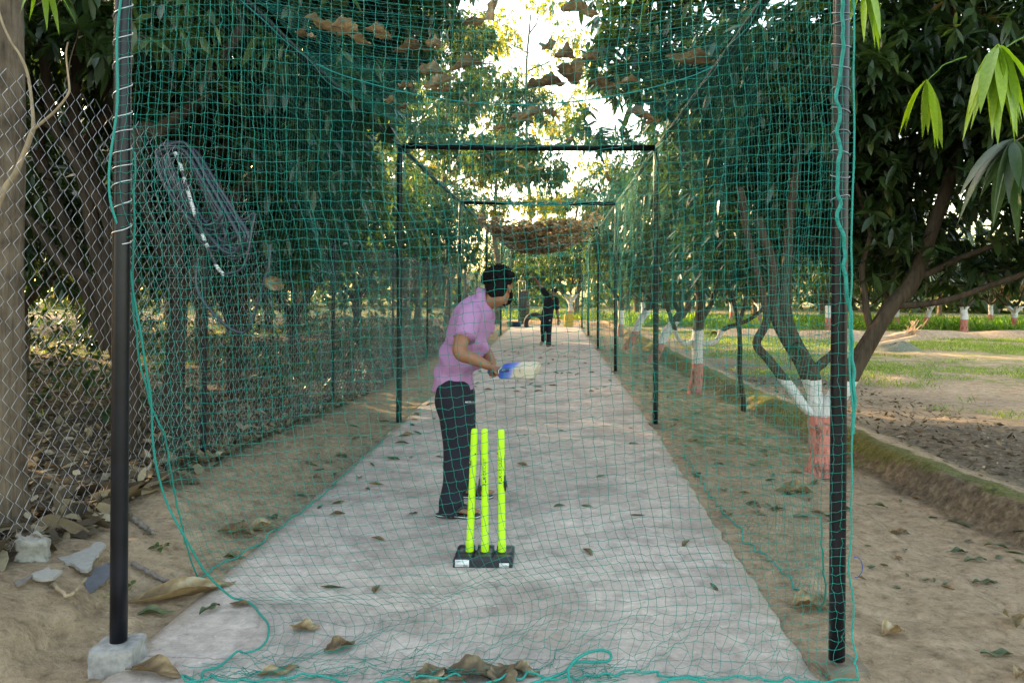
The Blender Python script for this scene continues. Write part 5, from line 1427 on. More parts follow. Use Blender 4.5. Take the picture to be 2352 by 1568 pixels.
tree('mango_tree', 'dense mango tree behind the fence carrying the coiled hose, crown over the net', 'tree', P(405, 1060, 7.2),
    [(pxs(7.2, (405, 1065), (398, 900), (402, 720), (412, 560), (440, 400), (480, 250), (520, 120)), .10, .06, .03, .04),
     (pxs(7.2, (408, 640), (350, 520), (330, 430), (350, 340)), .06, .04, .02), (pxs(7.2, (402, 720), (470, 560), (560, 430), (640, 330), (690, 180)), .07, .04, .03),
     (pxs(7.2, (440, 400), (560, 300), (700, 180), (800, 60)), .05, .03, .04)],
    [(-2.7, 7.6, 3.9, 1.1, 1.5, .85), (-2.1, 7.4, 3.45, .55, 1.4, .55), (-2.35, 7.4, 2.75, .5, 1.2, .5), (-3.6, 8.0, 3.4, 1.1, 1.3, .9), (-2.0, 7.8, 4.5, .9, 1.8, .85), (-3.9, 8.4, 2.4, 1.0, .9, .7), (-2.2, 7.4, 5.2, 1.7, 1.8, .9, .8), (-3.1, 8.2, 2.0, .8, 1.0, .45, .6)],
    3600, .18, 502, M['mango'], M['bark_dark'], 5, 10, None, None, .6, .10)
tree('mango_tree', 'mango tree behind the second stretch of fence, drooping shoots over the second arch', 'tree', (-4.3, 10.4, .1),
    [([(-4.3, 10.4, 0), (-4.25, 10.4, .8), (-4.0, 10.3, 1.9), (-3.3, 10.2, 3.3), (-2.6, 10.2, 4.2)], .11, .05, .03, .04), ([(-4.25, 10.4, .8), (-4.7, 10.6, 2.0), (-4.9, 10.6, 3.5)], .07, .04, .03), ([(-4.1, 10.3, 1.5), (-3.6, 9.8, 2.6), (-3.0, 9.5, 3.6)], .06, .03, .03)],
    [(-3.2, 10.0, 4.1, .9, 1.3, .9), (-3.0, 9.6, 3.2, .5, 1.2, .6), (-3.8, 10.4, 3.4, 1.2, 1.4, 1.0), (-3.0, 10.0, 5.3, .9, 1.6, .9), (-4.6, 10.6, 2.4, 1.2, 1.0, .8), (-3.2, 10.4, 2.2, .5, 1.3, .5, .7)],
    2400, .18, 503, M['mango'], M['bark_dark'], 5, 9, None, None, .6, .10)
orchard('mango_tree', 'bushy tree behind the fence beside the third arch', -4.9, 14.6, 5.6, 2.1, 504, 'far_leaf', None, 1700, L=.19, rows=3, barkm='bark_dark', low=.6)
orchard('mango_tree', 'bushy tree behind the fence beside the bowler', -5.0, 19.6, 5.6, 2.1, 505, 'far_leaf', None, 1700, L=.19, rows=3, barkm='bark_dark', low=.6)
orchard('mango_tree', 'bushy sunlit tree behind the fence just short of its far end', -4.4, 25, 5.5, 2.2, 506, 'far_leaf', None, 1700, L=.22, low=.6)
orchard('mango_tree', 'tree in shade deeper behind the fence, beyond the many-stemmed mango', -7.6, 9.5, 5.4, 2.4, 507, 'mango', None, 2200, L=.19, rows=3, barkm='bark_dark', low=.6)
orchard('mango_tree', 'tree deep behind the fence, framed by the near fan of trunks', -9.0, 13.0, 5.4, 2.5, 508, 'far_leaf', None, 1700, L=.22, low=.6)
orchard('mango_tree', 'tree deep behind the fence, past the hose tree', -7.4, 16.2, 5.4, 2.5, 509, 'far_leaf', None, 1700, L=.22, low=.6)
protoL = [orchard('orchard_tree', 'tree in the shaded rows of orchard far behind the fence', -12 - 3 * q, 9 + 8 * q, 6.2, 3.0, 520 + q, 'far_leaf', None, 1700, 'trees in the orchard far behind the fence', L=.30, k=8, low=.8) for q in range(2)]
for i_, (x_, y_) in enumerate(((-12.5, 21), (-17, 12), (-10, 27), (-16.5, 27), (-21, 22), (-11, 34), (-18, 36), (-24, 31), (-14.5, 44), (-22, 46), (-8, 50), (-30, 40), (-3, 54), (-23, 12), (-12.0, 3.0), (-15, 5.5), (-9.5, 5.6), (-9, 21.5))):
    pr = protoL[i_ % 2]; c = copy_tree(pr)
    c.location = (x_, y_, -.05); c.rotation_euler = (0, 0, 1.3 * i_ + .4); s_ = .85 + .3 * ((i_ * 53) % 10) / 10; c.scale = (s_, s_, s_)
# the thick straight trunk in front of them at the edge of the view
g = np.random.default_rng(77)
bt_ = P(18, 1190, 4.45)
tree('tall_tree', 'thick straight grey brown trunk right behind the fence, nearest the camera', 'tree', bt_,
    [(pxs(4.45, (16, 1200), (15, 900), (14, 500), (13, 100), (14, -400), (10, -900)), .098, .085, .004, .03)],
    [(-3.3, 4.6, 7.2, 1.2, 1.2, .8), (-4.2, 4.2, 6.6, 1.0, 1.0, .7)], 200, .2, 531, M['mango'], M['bark'], 3, 9, None, None, .6, .2, twigs=8)

# sprays of young mango leaves that hang in close to the camera
def spray(label, tip, ax, n, L, seed, mat, Y, path, hang=.9, rows=8, tone=None):
    g = np.random.default_rng(seed)
    root = empty('leafy_twig', tip, label, 'twig')
    tw_ = MB(); stem(tw_, path, .006, .003, g, 14, 6, .01); tw_.obj('stalk', M['mango_bright'] if mat == 'mango_bright' else M['bark'], root, True)
    c = MB(); 
    for q in range(n):
        a = g.uniform(0, 2 * PI); d = np.array([math.cos(a) * .7, math.sin(a) * .6, g.uniform(-.7, .35)]) + np.array(ax) * (1.5 if ax[2] < 0 else .5)
        b = np.array(tip) - np.array(ax) * g.uniform(0, .05)
        l_ = L * g.uniform(.7, 1.1)
        V, F, A = leaf_cloud(b[None], d[None], [l_], [l_ * .27], [hang * g.uniform(.6, 1.2)], rows, np.array([g.uniform(.2, 1) if tone is None else tone]), None, g)
        lm = MB(); lm.add(V, F, A); lm.obj('leaf', M[mat], root, True)
    return root
spray('bright yellow green mango leaves drooping from a twig tip above the open field', P(2290, 112, 3.4), (-.1, 0, -.4), 24, .25, 601, 'mango_bright', 3.4, pxs(3.4, (2420, 60), (2360, 80), (2300, 118)))
spray('bright young leaves poking past the top of the front post', P(1985, -40, 4.2), (-.2, 0, -.6), 11, .22, 602, 'mango_bright', 4.2, pxs(4.2, (2060, -90), (2020, -60), (1985, -40)))
spray('yellow green leaf cluster hanging mid air beside the front post, lower than the others', P(2125, 190, 5.2), (-.2, 0, -.5), 8, .26, 603, 'mango_bright', 5.2, pxs(5.2, (2220, 130), (2170, 150), (2125, 190)))
spray('dark glossy leaf cluster below the bright drooping leaves', P(2320, 330, 3.6), (-.4, 0, -.5), 11, .27, 604, 'mango', 3.6, pxs(3.6, (2420, 280), (2370, 300), (2320, 330)), tone=.45)
spray('star of dark mango leaves in front of the fanned trunks', P(180, 66, 5.6), (.2, -.2, .5), 12, .24, 605, 'mango', 5.6, pxs(5.6, (150, 190), (165, 130), (180, 66)), .25, tone=.4)
spray('lighter mango leaves hanging over the fence corner by the thick trunk', P(95, -60, 4.0), (.1, 0, -.6), 6, .2, 606, 'mango_bright', 4.0, pxs(4.0, (60, -140), (80, -100), (95, -60)), tone=.1)
spray('grey green leaf rosette caught against the net beside the hose', P(520, 200, 5.9), (.3, -.6, .2), 13, .26, 607, 'mango', 5.9, pxs(5.9, (440, 240), (480, 215), (520, 200)), .35, tone=.62)
spray('small leafy shoot growing from the low limb of the front mango', P(1822, 790, 6.9), (0, 0, .4), 8, .16, 608, 'mango', 6.9, pxs(6.9, (1815, 850), (1820, 815), (1822, 790)), .7, tone=.3)

# ------------------------------------------------------------------ grass and crop
def blades(name, pts, h, w_, mat, seed, per=7, spread=.05, lean=.5):
    g = np.random.default_rng(seed); n = len(pts) * per
    b = np.repeat(pts, per, 0) + np.concatenate([g.normal(0, spread, (n, 2)), np.zeros((n, 1))], 1)
    d = np.concatenate([g.normal(0, lean, (n, 2)), np.ones((n, 1))], 1)
    ln_ = np.repeat(h, per) * g.uniform(.5, 1.2, n) if not np.isscalar(h) else h * g.uniform(.5, 1.2, n)
    az = g.uniform(0, 2 * PI, n); up = np.stack([np.cos(az), np.sin(az), 0 * az], -1)
    V, F, A = leaf_cloud(b, d, ln_, w_ * g.uniform(.7, 1.3, n), g.uniform(.0, .5, n), 3, np.clip(np.repeat(g.uniform(0, .8, len(pts)), per) + g.normal(0, .15, n), 0, 1), up, g)
    mb = MB(); mb.add(V, F, A); return tag(mb.obj(name, M[mat]), kind='stuff')
g = np.random.default_rng(900)
x = g.uniform(3.4, 26, 26000); y = 8.5 + (30 - 8.5) * g.uniform(size=26000) ** .8
f = fbm(x, y, .55, 3, 7.) + .5 * fbm(x, y, 2.1, 2, 3.)
dd = x - ridge_x(y)
keep = (f + .9 * sstep(10, 15, y) + .5 * sstep(1, 4, dd) > 1.15) & (dd > .6) & (x < y * 1.0 + 2)
x, y = x[keep], y[keep]
blades('grass', np.stack([x, y, ground_z(x, y)], -1), .13, .010, 'grass', 901, 8, .09)
x = g.uniform(-26, -4.6, 5000); y = g.uniform(7, 34, 5000); keep = fbm(x, y, .5, 3, 2.) + .8 * (x < -7) > .75; x, y = x[keep], y[keep]
blades('grass', np.stack([x, y, ground_z(x, y)], -1), .16, .012, 'grass', 902, 7, .10)
x = g.uniform(2, 40, 5200); y = g.uniform(31.5, 44, 5200); keep = (fbm(x, y, .3, 2, 1.) > -.6) & (x > 3.2 + .0 * y); x, y = x[keep], y[keep]
blades('undergrowth', np.stack([x, y, ground_z(x, y)], -1), .55, .05, 'crop', 903, 7, .18, .6)
x = g.uniform(-6, 3, 900); y = g.uniform(40, 50, 900)
blades('undergrowth', np.stack([x, y, ground_z(x, y)], -1), .5, .04, 'grass', 904, 7, .2, .6)
x = g.uniform(1.5, 3.0, 60); y = g.uniform(4, 9, 60)

# the wood all round, far off, reading as one mass
g = np.random.default_rng(77); n = 15000
an_ = np.radians(g.uniform(-72, 66, n)); rr = g.uniform(66, 84, n); top = 5.5 + 1.6 * np.sin(an_ * 9) + 1.3 * np.sin(an_ * 23 + 1)
pz = top * g.uniform(0, 1, n) ** .8
pt = np.stack([rr * np.sin(an_), rr * np.cos(an_), pz], -1); dd_ = g.normal(size=(n, 3)); 
mb = MB(); ln_ = g.uniform(.8, 1.7, n); mb.add(*leaf_cloud(pt, dd_, ln_, ln_ * .6, g.uniform(0, .4, n), 3, np.clip(.4 + .25 * np.sin(an_ * 31) + g.normal(0, .2, n), 0, 1), None, g))
tag(mb.obj('far_wood', M['far_leaf']), kind='stuff')

# low saplings and weeds under the trees behind the fence
g = np.random.default_rng(78); mb = MB()
nc = 420; cx_ = -3.4 - 11 * g.uniform(size=nc) ** 1.1; cy_ = g.uniform(7.5, 33, nc); hh = g.uniform(.15, 1.3, nc)
pp = np.concatenate([np.stack([cx_ + g.normal(0, .16, nc), cy_ + g.normal(0, .16, nc), hh * f_], -1) for f_ in (.35, .6, .8, 1.0)])
mb.add(*rosettes(pp, np.array([0, 0, 1.0]) + g.normal(0, .5, pp.shape), 9, .17, 3, g, .5, .30, (40, 110)))
tag(mb.obj('undergrowth', M['mango']), kind='stuff')
# grit and clods on the bare soil
g = np.random.default_rng(79); n = 5200
x = np.where(g.uniform(size=n) < .68, 1.15 + 2.6 * g.uniform(size=n), -1.85 - 1.0 * g.uniform(size=n)); y = 2.9 + 6.5 * g.uniform(size=n) ** 1.4
s_ = .0022 + .006 * g.uniform(size=n) ** 5
o = np.array([(1, .2, 0), (-.1, 1, .1), (-1, -.2, 0), (.2, -1, -.1), (.1, .1, .75), (0, 0, -.6)])
V = np.stack([x, y, ground_z(x, y) + .001], -1)[:, None] + o[None] * s_[:, None, None] * g.uniform(.6, 1.3, (n, 6, 1))
q = np.array([(0, 1, 4), (1, 2, 4), (2, 3, 4), (3, 0, 4), (1, 0, 5), (2, 1, 5), (3, 2, 5), (0, 3, 5)])
tag(link('gravel', npmesh('gravel', V.reshape(-1, 3), (np.arange(n)[:, None, None] * 6 + q[None]).reshape(-1, 3), None, False, (M['grit'],))), kind='stuff')

# low earth bank across the field
yy = np.linspace(0, 1, 60); xs_ = np.linspace(5.5, 42, 60); n = 8
prof = np.array([(-.9, -.05), (-.6, .10), (-.25, .24), (0, .27), (.3, .24), (.7, .08), (1.0, -.05)])
V = np.array([[(x_, 26.2 + a + .25 * math.sin(x_ * .5), max(-.04, z_ * (1 + .15 * math.sin(x_ * 2.1) + .1 * math.sin(x_ * 5.3)))) for a, z_ in prof] for x_ in xs_])
n0, n1 = V.shape[:2]; i, j = np.meshgrid(np.arange(n0 - 1), np.arange(n1 - 1), indexing='ij'); b = i * n1 + j
tag(link('earth_bank', npmesh('earth_bank', V.reshape(-1, 3), np.stack([b, b + n1, b + n1 + 1, b + 1], -1).reshape(-1, 4), None, True, (M['ground'],))), kind='structure')

# ------------------------------------------------------------------ leaf litter (uncountable) and the load on the roof net
def flat_leaves(pts, L, g, rows=4, tilt=.35, wr=.4, curl=.3):
    n = len(pts); a = g.uniform(0, 2 * PI, n)
    d = np.stack([np.cos(a), np.sin(a), g.normal(0, tilt * .5, n)], -1)
    up = np.array([0, 0, 1.0]) + g.normal(0, tilt, (n, 3))
    ln_ = L * g.uniform(.5, 1.25, n)
    return leaf_cloud(np.asarray(pts) - d * ln_[:, None] * .5, d, ln_, ln_ * wr * g.uniform(.7, 1.3, n), g.normal(0, curl, n), rows, g.uniform(0, 1, n), up, g)
g = np.random.default_rng(41)
mb = MB()
n = 5200; x = -2.72 - 3.6 * g.uniform(size=n) ** 1.5; y = 2.9 + 8.5 * g.uniform(size=n) ** 1.3
z = ground_z(x, y) + .012 + .035 * np.abs(g.normal(size=n)) * (x > -3.6)
mb.add(*flat_leaves(np.stack([x, y, z], -1), .10, g, 4, .5, .42, .35))
n = 170; x = -2.62 - .5 * g.uniform(size=n) ** 1.4; y = 3.2 + 3.2 * g.uniform(size=n)
mb.add(*flat_leaves(np.stack([x, y, ground_z(x, y) + .03], -1), .20, g, 5, .6, .5, .45))
n = 9000; x = -2.9 - 10 * g.uniform(size=n) ** 1.3; y = g.uniform(5, 30, n)
mb.add(*flat_leaves(np.stack([x, y, ground_z(x, y) + .015], -1), .13, g, 3, .5, .42, .3))
tag(mb.obj('leaf_litter', M['litter_leaf']), kind='stuff')
mb = MB(); n = 1500; y = 5.0 + 9 * g.uniform(size=n) ** 1.2; x = ridge_x(y) + .25 + 1.9 * g.uniform(size=n)
mb.add(*flat_leaves(np.stack([x, y, ground_z(x, y) + .01], -1), .075, g, 3, .5, .45, .3)); tag(mb.obj('leaf_litter', M['litter_leaf']), kind='stuff')
mb = MB(); n = 9000
y = np.r_[g.normal(17.7, 1.25, n // 2), g.normal(23.5, 1.5, n // 2)]; x = CX0 + (CX1 - CX0) * np.clip(g.beta(2.2, 2.6, n), .02, .98)
k_ = (y > 15.8) & (y < 26.3); x, y = x[k_], y[k_]
mb.add(*flat_leaves(np.stack([x, y, roof_sag(x, y) + .02 + .05 * np.abs(g.normal(size=len(x)))], -1), .15, g, 3, .5, .5, .3)); tag(mb.obj('leaf_litter', M['dry_leaf']), kind='stuff')
mb = MB(); n = 70; y = g.uniform(9.2, 14.7, n); x = g.uniform(CX0 + .1, CX1 - .1, n)
mb.add(*flat_leaves(np.stack([x, y, roof_sag(x, y) + .02], -1), .12, g, 3, .5, .5, .3)); tag(mb.obj('leaf_litter', M['dry_leaf']), kind='stuff')

# ------------------------------------------------------------------ single leaves one can point to
def big_leaf(L, w_, seed, curl=.25, twist=.2, ruff=.02, cols=9, rows=22, ragged=.07):
    """a broad dry leaf in its own axes: X along the midrib"""
    g = np.random.default_rng(seed); s = np.linspace(0, 1, rows)[:, None]; t = np.linspace(-1, 1, cols)[None]
    wd = np.interp(s, [0, .06, .25, .5, .75, .93, 1], [.03, .3, .85, 1, .8, .3, .0]) * w_ / 2
    wd = wd * (1 + ragged * np.sin(s * 31 + t * 5 + seed) * np.abs(t))
    x_ = (s - .5) * L + 0 * t; y_ = t * wd
    z_ = curl * w_ * .5 * (np.abs(t) ** 1.6) * np.sin(PI * np.clip(s + .05, 0, 1)) + twist * L * (s - .5) ** 2 * (1 if seed % 2 else -1) + .42 * ruff * (np.sin(s * 11 + seed) * np.abs(t) + .5 * np.sin(s * 5 + t * 3 + seed))
    V = np.stack([x_, y_, z_], -1).reshape(-1, 3); V[:, 2] -= V[:, 2].min()
    i, j = np.meshgrid(np.arange(rows - 1), np.arange(cols - 1), indexing='ij'); b = i * cols + j
    F = np.stack([b, b + cols, b + cols + 1, b + 1], -1).reshape(-1, 4)
    rnd = np.clip(g.uniform(.25, .7) + .22 * np.sin(s * 6 + t * 2 + seed) + .16 * np.sin(s * 13 - np.abs(t) * 7) - .22 * (np.abs(t) < .02) - .14 * (np.sin(s * 55 - np.abs(t) * 9) > .75) + g.normal(0, .06, (rows, cols)), 0, 1).ravel()
    return V, F, rnd
def place_leaf(me_or, loc, rz, mat, name, label, cat, group=None, rx=0, ry=0, sc=1.0):
    if isinstance(me_or, tuple):
        mb = MB(); mb.add(*me_or); me = mb.mesh(name, smooth=True, mats=(M[mat],))
    else: me = me_or
    o = bpy.data.objects.new(name, me); col.objects.link(o); o.location = loc; o.rotation_euler = (rx, ry, rz); o.scale = (sc, sc, sc)
    return tag(o, label, cat, group)
def on_ground(px, py, dz=.004):
    q = PG(px, py)
    for _ in range(4): q = PG(px, py, gz(q.x, q.y))
    return Vector((q.x, q.y, gz(q.x, q.y) + dz))
def mixed_leaf(L, w_, seed, cut=.5, **kw):
    return big_leaf(L, w_, seed, **kw)
# the large ones near the camera
for (px, py, L, w_, rz, mat, lab, kw) in (
    (425, 1368, .50, .17, .62, 'dry_leaf', 'huge curled brown leaf lying half on the slab edge by the front post', dict(curl=.7, twist=.12, ruff=.012)),
    (350, 1412, .20, .06, .25, 'fallen_green', 'green tip leaf under the huge brown leaf by the slab edge', dict(curl=.5)),
    (540, 1232, .26, .13, .1, 'dry_leaf', 'tan curled leaf at the hem of the side net', dict(curl=.9, ruff=.02)),
    (608, 1218, .22, .11, .5, 'dry_leaf', 'dark brown curled leaf at the slab edge under the side net rope', dict(curl=.9)),
    (530, 1282, .17, .05, .05, 'fallen_green', 'dark green leaf lying under the side net hem rope', dict(curl=.3)),
    (553, 1390, .11, .06, .1, 'dry_leaf', 'round tan leaf inside the bend of the net rope', dict(curl=.3, ruff=.005)),
    (482, 1402, .12, .045, 1.1, 'fallen_green', 'pointed grey green leaf alone on the near slab corner', dict(curl=.4)),
    (352, 1548, .26, .10, -.2, 'dry_leaf', 'curled leaf with a long thin stalk at the near slab edge', dict(curl=.6)),
    (1868, 1398, .22, .15, -.1, 'dry_leaf', 'crumpled tan leaf tangled in the net corner at the front post', dict(curl=.6, ruff=.03, ragged=.15)),
    (1828, 1132, .32, .15, -.1, 'dry_leaf', 'folded orange and grey leaf on the dirt below the painted fork', dict(curl=1.0, twist=.1)),
    (2052, 1458, .13, .08, .3, 'dry_leaf', 'curled brown leaf alone on the bare dirt beside the front post', dict(curl=1.1)),
    (2330, 1432, .12, .10, 1.2, 'rust_leaf', 'reddish crumpled leaf at the far side of the bare dirt', dict(curl=1., ruff=.03)),
    (2290, 1505, .15, .05, .0, 'fallen_green', 'grey green leaf lying on the near bare dirt', dict(curl=.5)),
    (2345, 1555, .09, .05, .6, 'dry_leaf', 'small rolled brown leaf at the lower corner of the dirt', dict(curl=1.2)),
    (2015, 1165, .16, .05, -.3, 'fallen_green', 'dark green leaf in the channel by the mossy bank', dict(curl=.5)),
    (2060, 1225, .18, .06, .3, 'dry_leaf', 'tan rolled leaf in the channel next to the green one', dict(curl=.9)),
    (2240, 1290, .17, .05, .2, 'fallen_green', 'bright green leaf pair lying lower in the channel', dict(curl=.5)),
    (2290, 1222, .15, .05, -.5, 'fallen_green', 'dark leaf against the foot of the earth bank', dict(curl=.6)),
    (2200, 1270, .14, .05, .1, 'fallen_green', 'yellow green leaf in the channel between two dark ones', dict(curl=.4)),
    (2260, 1340, .13, .045, -.1, 'fallen_green', 'flat olive leaf on the step of the channel', dict(curl=.4)),
    (700, 1445, .14, .08, .0, 'dry_leaf', 'pale brown leaf under the gathered net on the slab', dict(curl=.4)),
    (780, 1490, .15, .08, .8, 'dry_leaf', 'torn leaf caught in the gathered net on the slab', dict(curl=.5, ragged=.15)),
    (1085, 1550, .27, .17, .2, 'litter_leaf', 'big pale olive leaf under the bundled net at the near edge', dict(curl=.22, twist=.08, ruff=.03, ragged=.14)),
    (985, 1560, .20, .12, 1.0, 'litter_leaf', 'crumpled leaf beside the big pale one under the net', dict(curl=.22, twist=.08, ruff=.03, ragged=.14)),
    (1190, 1545, .19, .08, -.35, 'litter_leaf', 'narrow brown leaf on the bundled net edge', dict(curl=.22, twist=.08, ruff=.03, ragged=.14)),
    (1150, 1560, .20, .12, 2.0, 'litter_leaf', 'tan leaf fragment leaning on the big pale leaf', dict(curl=.22, twist=.08, ruff=.03, ragged=.14)),
    (640, 1545, .16, .07, .4, 'dry_leaf', 'brown leaf buried in the heap of slack net', dict(curl=.5))):
    place_leaf(big_leaf(L, w_, int(px + py), **kw), on_ground(px, py), rz, mat, 'fallen_leaf', lab, 'leaf')
# leaves lying in the roof net
def on_roof(px, py):
    lo, hi = 3.4, 9.0
    for _ in range(40):
        m_ = (lo + hi) / 2; q = P(px, py, m_)
        if q.z > roof_pt(q.x, q.y): hi = m_
        else: lo = m_
    return P(px, py, (lo + hi) / 2)
for (px, py, L, w_, rz, lab) in (
    (1120, 42, .34, .24, 1.9, 'biggest dark leaf lying in the roof net, against the sky gap'),
    (795, 58, .30, .14, 1.2, 'pale tan leaf standing up in the roof net near the fence side'),
    (735, 50, .22, .12, .4, 'torn tan leaf at the fence edge of the roof net'),
    (820, 85, .26, .12, -.5, 'curled orange brown leaf beside the pale standing one'),
    (950, 108, .26, .16, .1, 'cupped brown leaf under the dark shoots in the roof net'),
    (1000, 95, .14, .08, .8, 'small pale leaf behind the cupped brown one'),
    (1080, 148, .34, .10, .05, 'long flat dark leaf edge-on in the roof net'),
    (990, 160, .22, .12, .6, 'crumpled grey leaf next to the long flat one'),
    (1010, 185, .28, .12, -.2, 'wide drooping brown leaf below the crumpled grey one'),
    (935, 195, .18, .08, 1.1, 'thin hanging leaf close over the second arch'),
    (1025, 200, .16, .12, 1.4, 'pale square torn leaf over the second arch'),
    (1330, 18, .24, .14, -.2, 'arched brown leaf at the top of the sky gap'),
    (1262, 100, .18, .10, 1.3, 'dark dangling leaf alone in the sky gap'),
    (1298, 124, .16, .12, .4, 'small cupped leaf beside the dark dangling one'),
    (1318, 165, .32, .20, 1.4, 'broad holed dark leaf in the sky gap'),
    (1262, 185, .26, .14, .1, 'flat dark leaf left of the holed one'),
    (1235, 195, .22, .09, -.3, 'pale edged leaf lying under the flat dark one'),
    (1385, 190, .24, .16, .3, 'cupped leaf between the sky gap and the orchard branches'),
    (1440, 188, .24, .12, .3, 'tan curled leaf against the orchard branches'),
    (1360, 130, .14, .10, .9, 'small leaf hung by its stalk near the orchard branches'),
    (1585, 138, .40, .22, .15, 'large brown leaf in the roof net on the orchard side'),
    (1222, 262, .32, .12, .0, 'long leaf lying above the second crossbar'),
    (1265, 255, .18, .10, 1.2, 'hanging shredded leaf above the second crossbar'),
    (1470, 262, .30, .11, .2, 'pale twisted leaf near the orchard rail'),
    (1500, 275, .18, .10, -.4, 'short brown leaf near the orchard rail'),
    (897, 225, .20, .08, 1.3, 'orange leaf hanging down through the roof net'),
    (925, 245, .16, .07, .1, 'small tan leaf near the second arch corner'),
    (1080, 235, .14, .11, 1.3, 'grey leaf hanging below the seam rope'),
    (1200, 270, .22, .10, .1, 'brown leaf just over the second crossbar middle'),
    (1310, 315, .18, .07, 1.4, 'leaf stuck on the second crossbar'),
    (1150, 290, .14, .08, .2, 'tiny pale leaf over the second crossbar'),
    (700, 75, .20, .09, -.4, 'thin tan leaf at the rail on the fence side'),
    (870, 70, .22, .10, .9, 'upright greyish leaf by the curled orange one')):
    q = on_roof(px, py); gg = random.Random(px)
    place_leaf(big_leaf(L * .9, w_ * .95, px + py, curl=gg.uniform(.3, 1.0), twist=gg.uniform(.05, .35), ruff=.035, ragged=.22, rows=16, cols=9), q + Vector((0, 0, -.03)), rz, 'dry_leaf', 'dead_leaf', lab, 'leaf', 'dead leaves lying in the roof net', gg.uniform(-.7, .2), gg.uniform(-.4, .4))
# small fallen leaves: on the slab, in the side channel, on the bank
g = np.random.default_rng(61)
pv = []
for q in range(8):
    green_ = q < 5
    mb = MB(); mb.add(*big_leaf(1.0, .30 + .05 * (q % 3), 700 + q, curl=.45 + .06 * q, twist=.14, ruff=.02, cols=5, rows=8)); pv.append(mb.mesh('fallen_leaf', smooth=True, mats=(M['fallen_green' if green_ else 'dry_leaf'],)))
def strew(pxy, group, label, lo, hi):
    for (px, py) in pxy:
        q = on_ground(px, py, .003)
        place_leaf(pv[int(g.integers(8))], q, g.uniform(0, 6.3), None, 'fallen_leaf', label, 'leaf', group, g.normal(0, .15), g.normal(0, .15), g.uniform(lo, hi))
spots = [(945, 1050), (1010, 1050), (735, 1078), (805, 1000), (865, 1113), (838, 1005), (765, 1350), (865, 1355), (1285, 1163), (1348, 1163), (1465, 1184), (1380, 1095), (1200, 1068), (1455, 1020), (1205, 1000), (1045, 975), (1340, 930), (1190, 1000), (1640, 1350), (1290, 990), (735, 1165), (720, 1070), (780, 1040), (1350, 1270), (1575, 1250), (870, 1240), (950, 1180), (1060, 960), (1420, 905), (1450, 985)]
strew(spots, 'small leaves scattered on the near half of the slab', 'small curled leaf lying alone on the near concrete, duller than the nets', .07, .13)
far = [(1150 + 1.6 * (py_ - 700) * g.uniform(-.6, 1.0), py_) for py_ in g.uniform(790, 900, 75)]
far = [(float(np.clip(px, 1272 - 1.6 * (py - 666), 1272 + .62 * (py - 666))), py) for px, py in far]
strew(far, 'small leaves scattered on the slab past the batsman', 'small curled leaf among many on the concrete past the batsman', .09, .17)
ch = [(float(1272 + (py - 666) * g.uniform(.76, 1.35)), float(py)) for py in 790 + 420 * g.uniform(size=85) ** 1.2]
strew(ch, 'leaves scattered on the dirt between slab and mossy bank', 'fallen leaf on the dirt between the slab and the mossy bank', .08, .17)
lf = [(float(1272 - (py - 666) * g.uniform(.92, 1.5)), float(py)) for py in 830 + 400 * g.uniform(size=48)]
strew(lf, 'leaves scattered on the dirt strip under the fence', 'fallen leaf on the dirt strip between fence and slab', .07, .16)
rt = [(float(g.uniform(1975, 2345)), float(g.uniform(1130, 1400))) for q in range(26)]
strew(rt, 'small leaves strewn along the channel past the front post', 'small leaf or leaf scrap strewn in the dirt channel past the front post', .05, .11)

# ------------------------------------------------------------------ the things lying about
def thing_mesh(mb, name, mat, label, cat, smooth=False): return tag(mb.obj(name, mat, None, smooth), label, cat)
q = on_ground(60, 1288); rb = rough_block('concrete_chunk', (q.x, q.y + .05, q.z + .045), (.12, .11, .10), 31, None, M['chunk'], .4, .55); tag(rb, 'pale lump of broken concrete against the foot of the fence', 'rubble')
def shard(name, mat, outline, thick, label, cat, dz=.02, tilt=(0, 0)):
    gg = random.Random(len(label)); o2 = []
    for (x0, y0), (x1, y1) in zip(outline, outline[1:] + outline[:1]):
        for t in (0, .3, .65): o2.append((x0 + (x1 - x0) * t + gg.uniform(-2.5, 2.5), y0 + (y1 - y0) * t + gg.uniform(-1.8, 1.8)))
    pts = [on_ground(px, py, 0) for px, py in o2]; c = sum(pts, Vector()) / len(pts); k = len(pts)
    top = [(p.x, p.y, c.z + dz + thick + tilt[0] * (p.x - c.x) + tilt[1] * (p.y - c.y)) for p in pts]; bot = [(a, b_, z_ - thick) for a, b_, z_ in top]
    me = bpy.data.meshes.new(name); me.from_pydata(bot + top, [], [tuple(range(k))[::-1], tuple(range(k, 2 * k))] + [(i, (i + 1) % k, k + (i + 1) % k, k + i) for i in range(k)]); me.update()
    return tag(link(name, me, mat), label, cat)
shard('plaster_flake', M['plaster'], [(135, 1282), (170, 1278), (205, 1285), (242, 1296), (236, 1306), (222, 1318), (200, 1330), (185, 1325), (172, 1310), (152, 1296)], .015, 'large white flake of plaster lying on the dirt near the front post', 'rubble', .03, (.05, .1))
shard('plaster_flake', M['plaster'], [(72, 1328), (108, 1322), (122, 1330), (145, 1338), (118, 1356), (100, 1352), (76, 1342)], .014, 'smaller white plaster flake next to a grey slab piece', 'rubble', .03, (0, .05))
shard('tile_piece', M['slate'], [(190, 1332), (215, 1328), (250, 1336), (258, 1352), (228, 1362), (205, 1360), (195, 1348)], .008, 'dark grey plastic tile piece touching the large white flake', 'rubble', .03, (-.15, .2))
shard('tile_piece', M['plank'], [(30, 1345), (70, 1330), (78, 1338), (60, 1354), (36, 1360)], .010, 'grey brown slab piece beside the smaller white flake', 'rubble', .02)
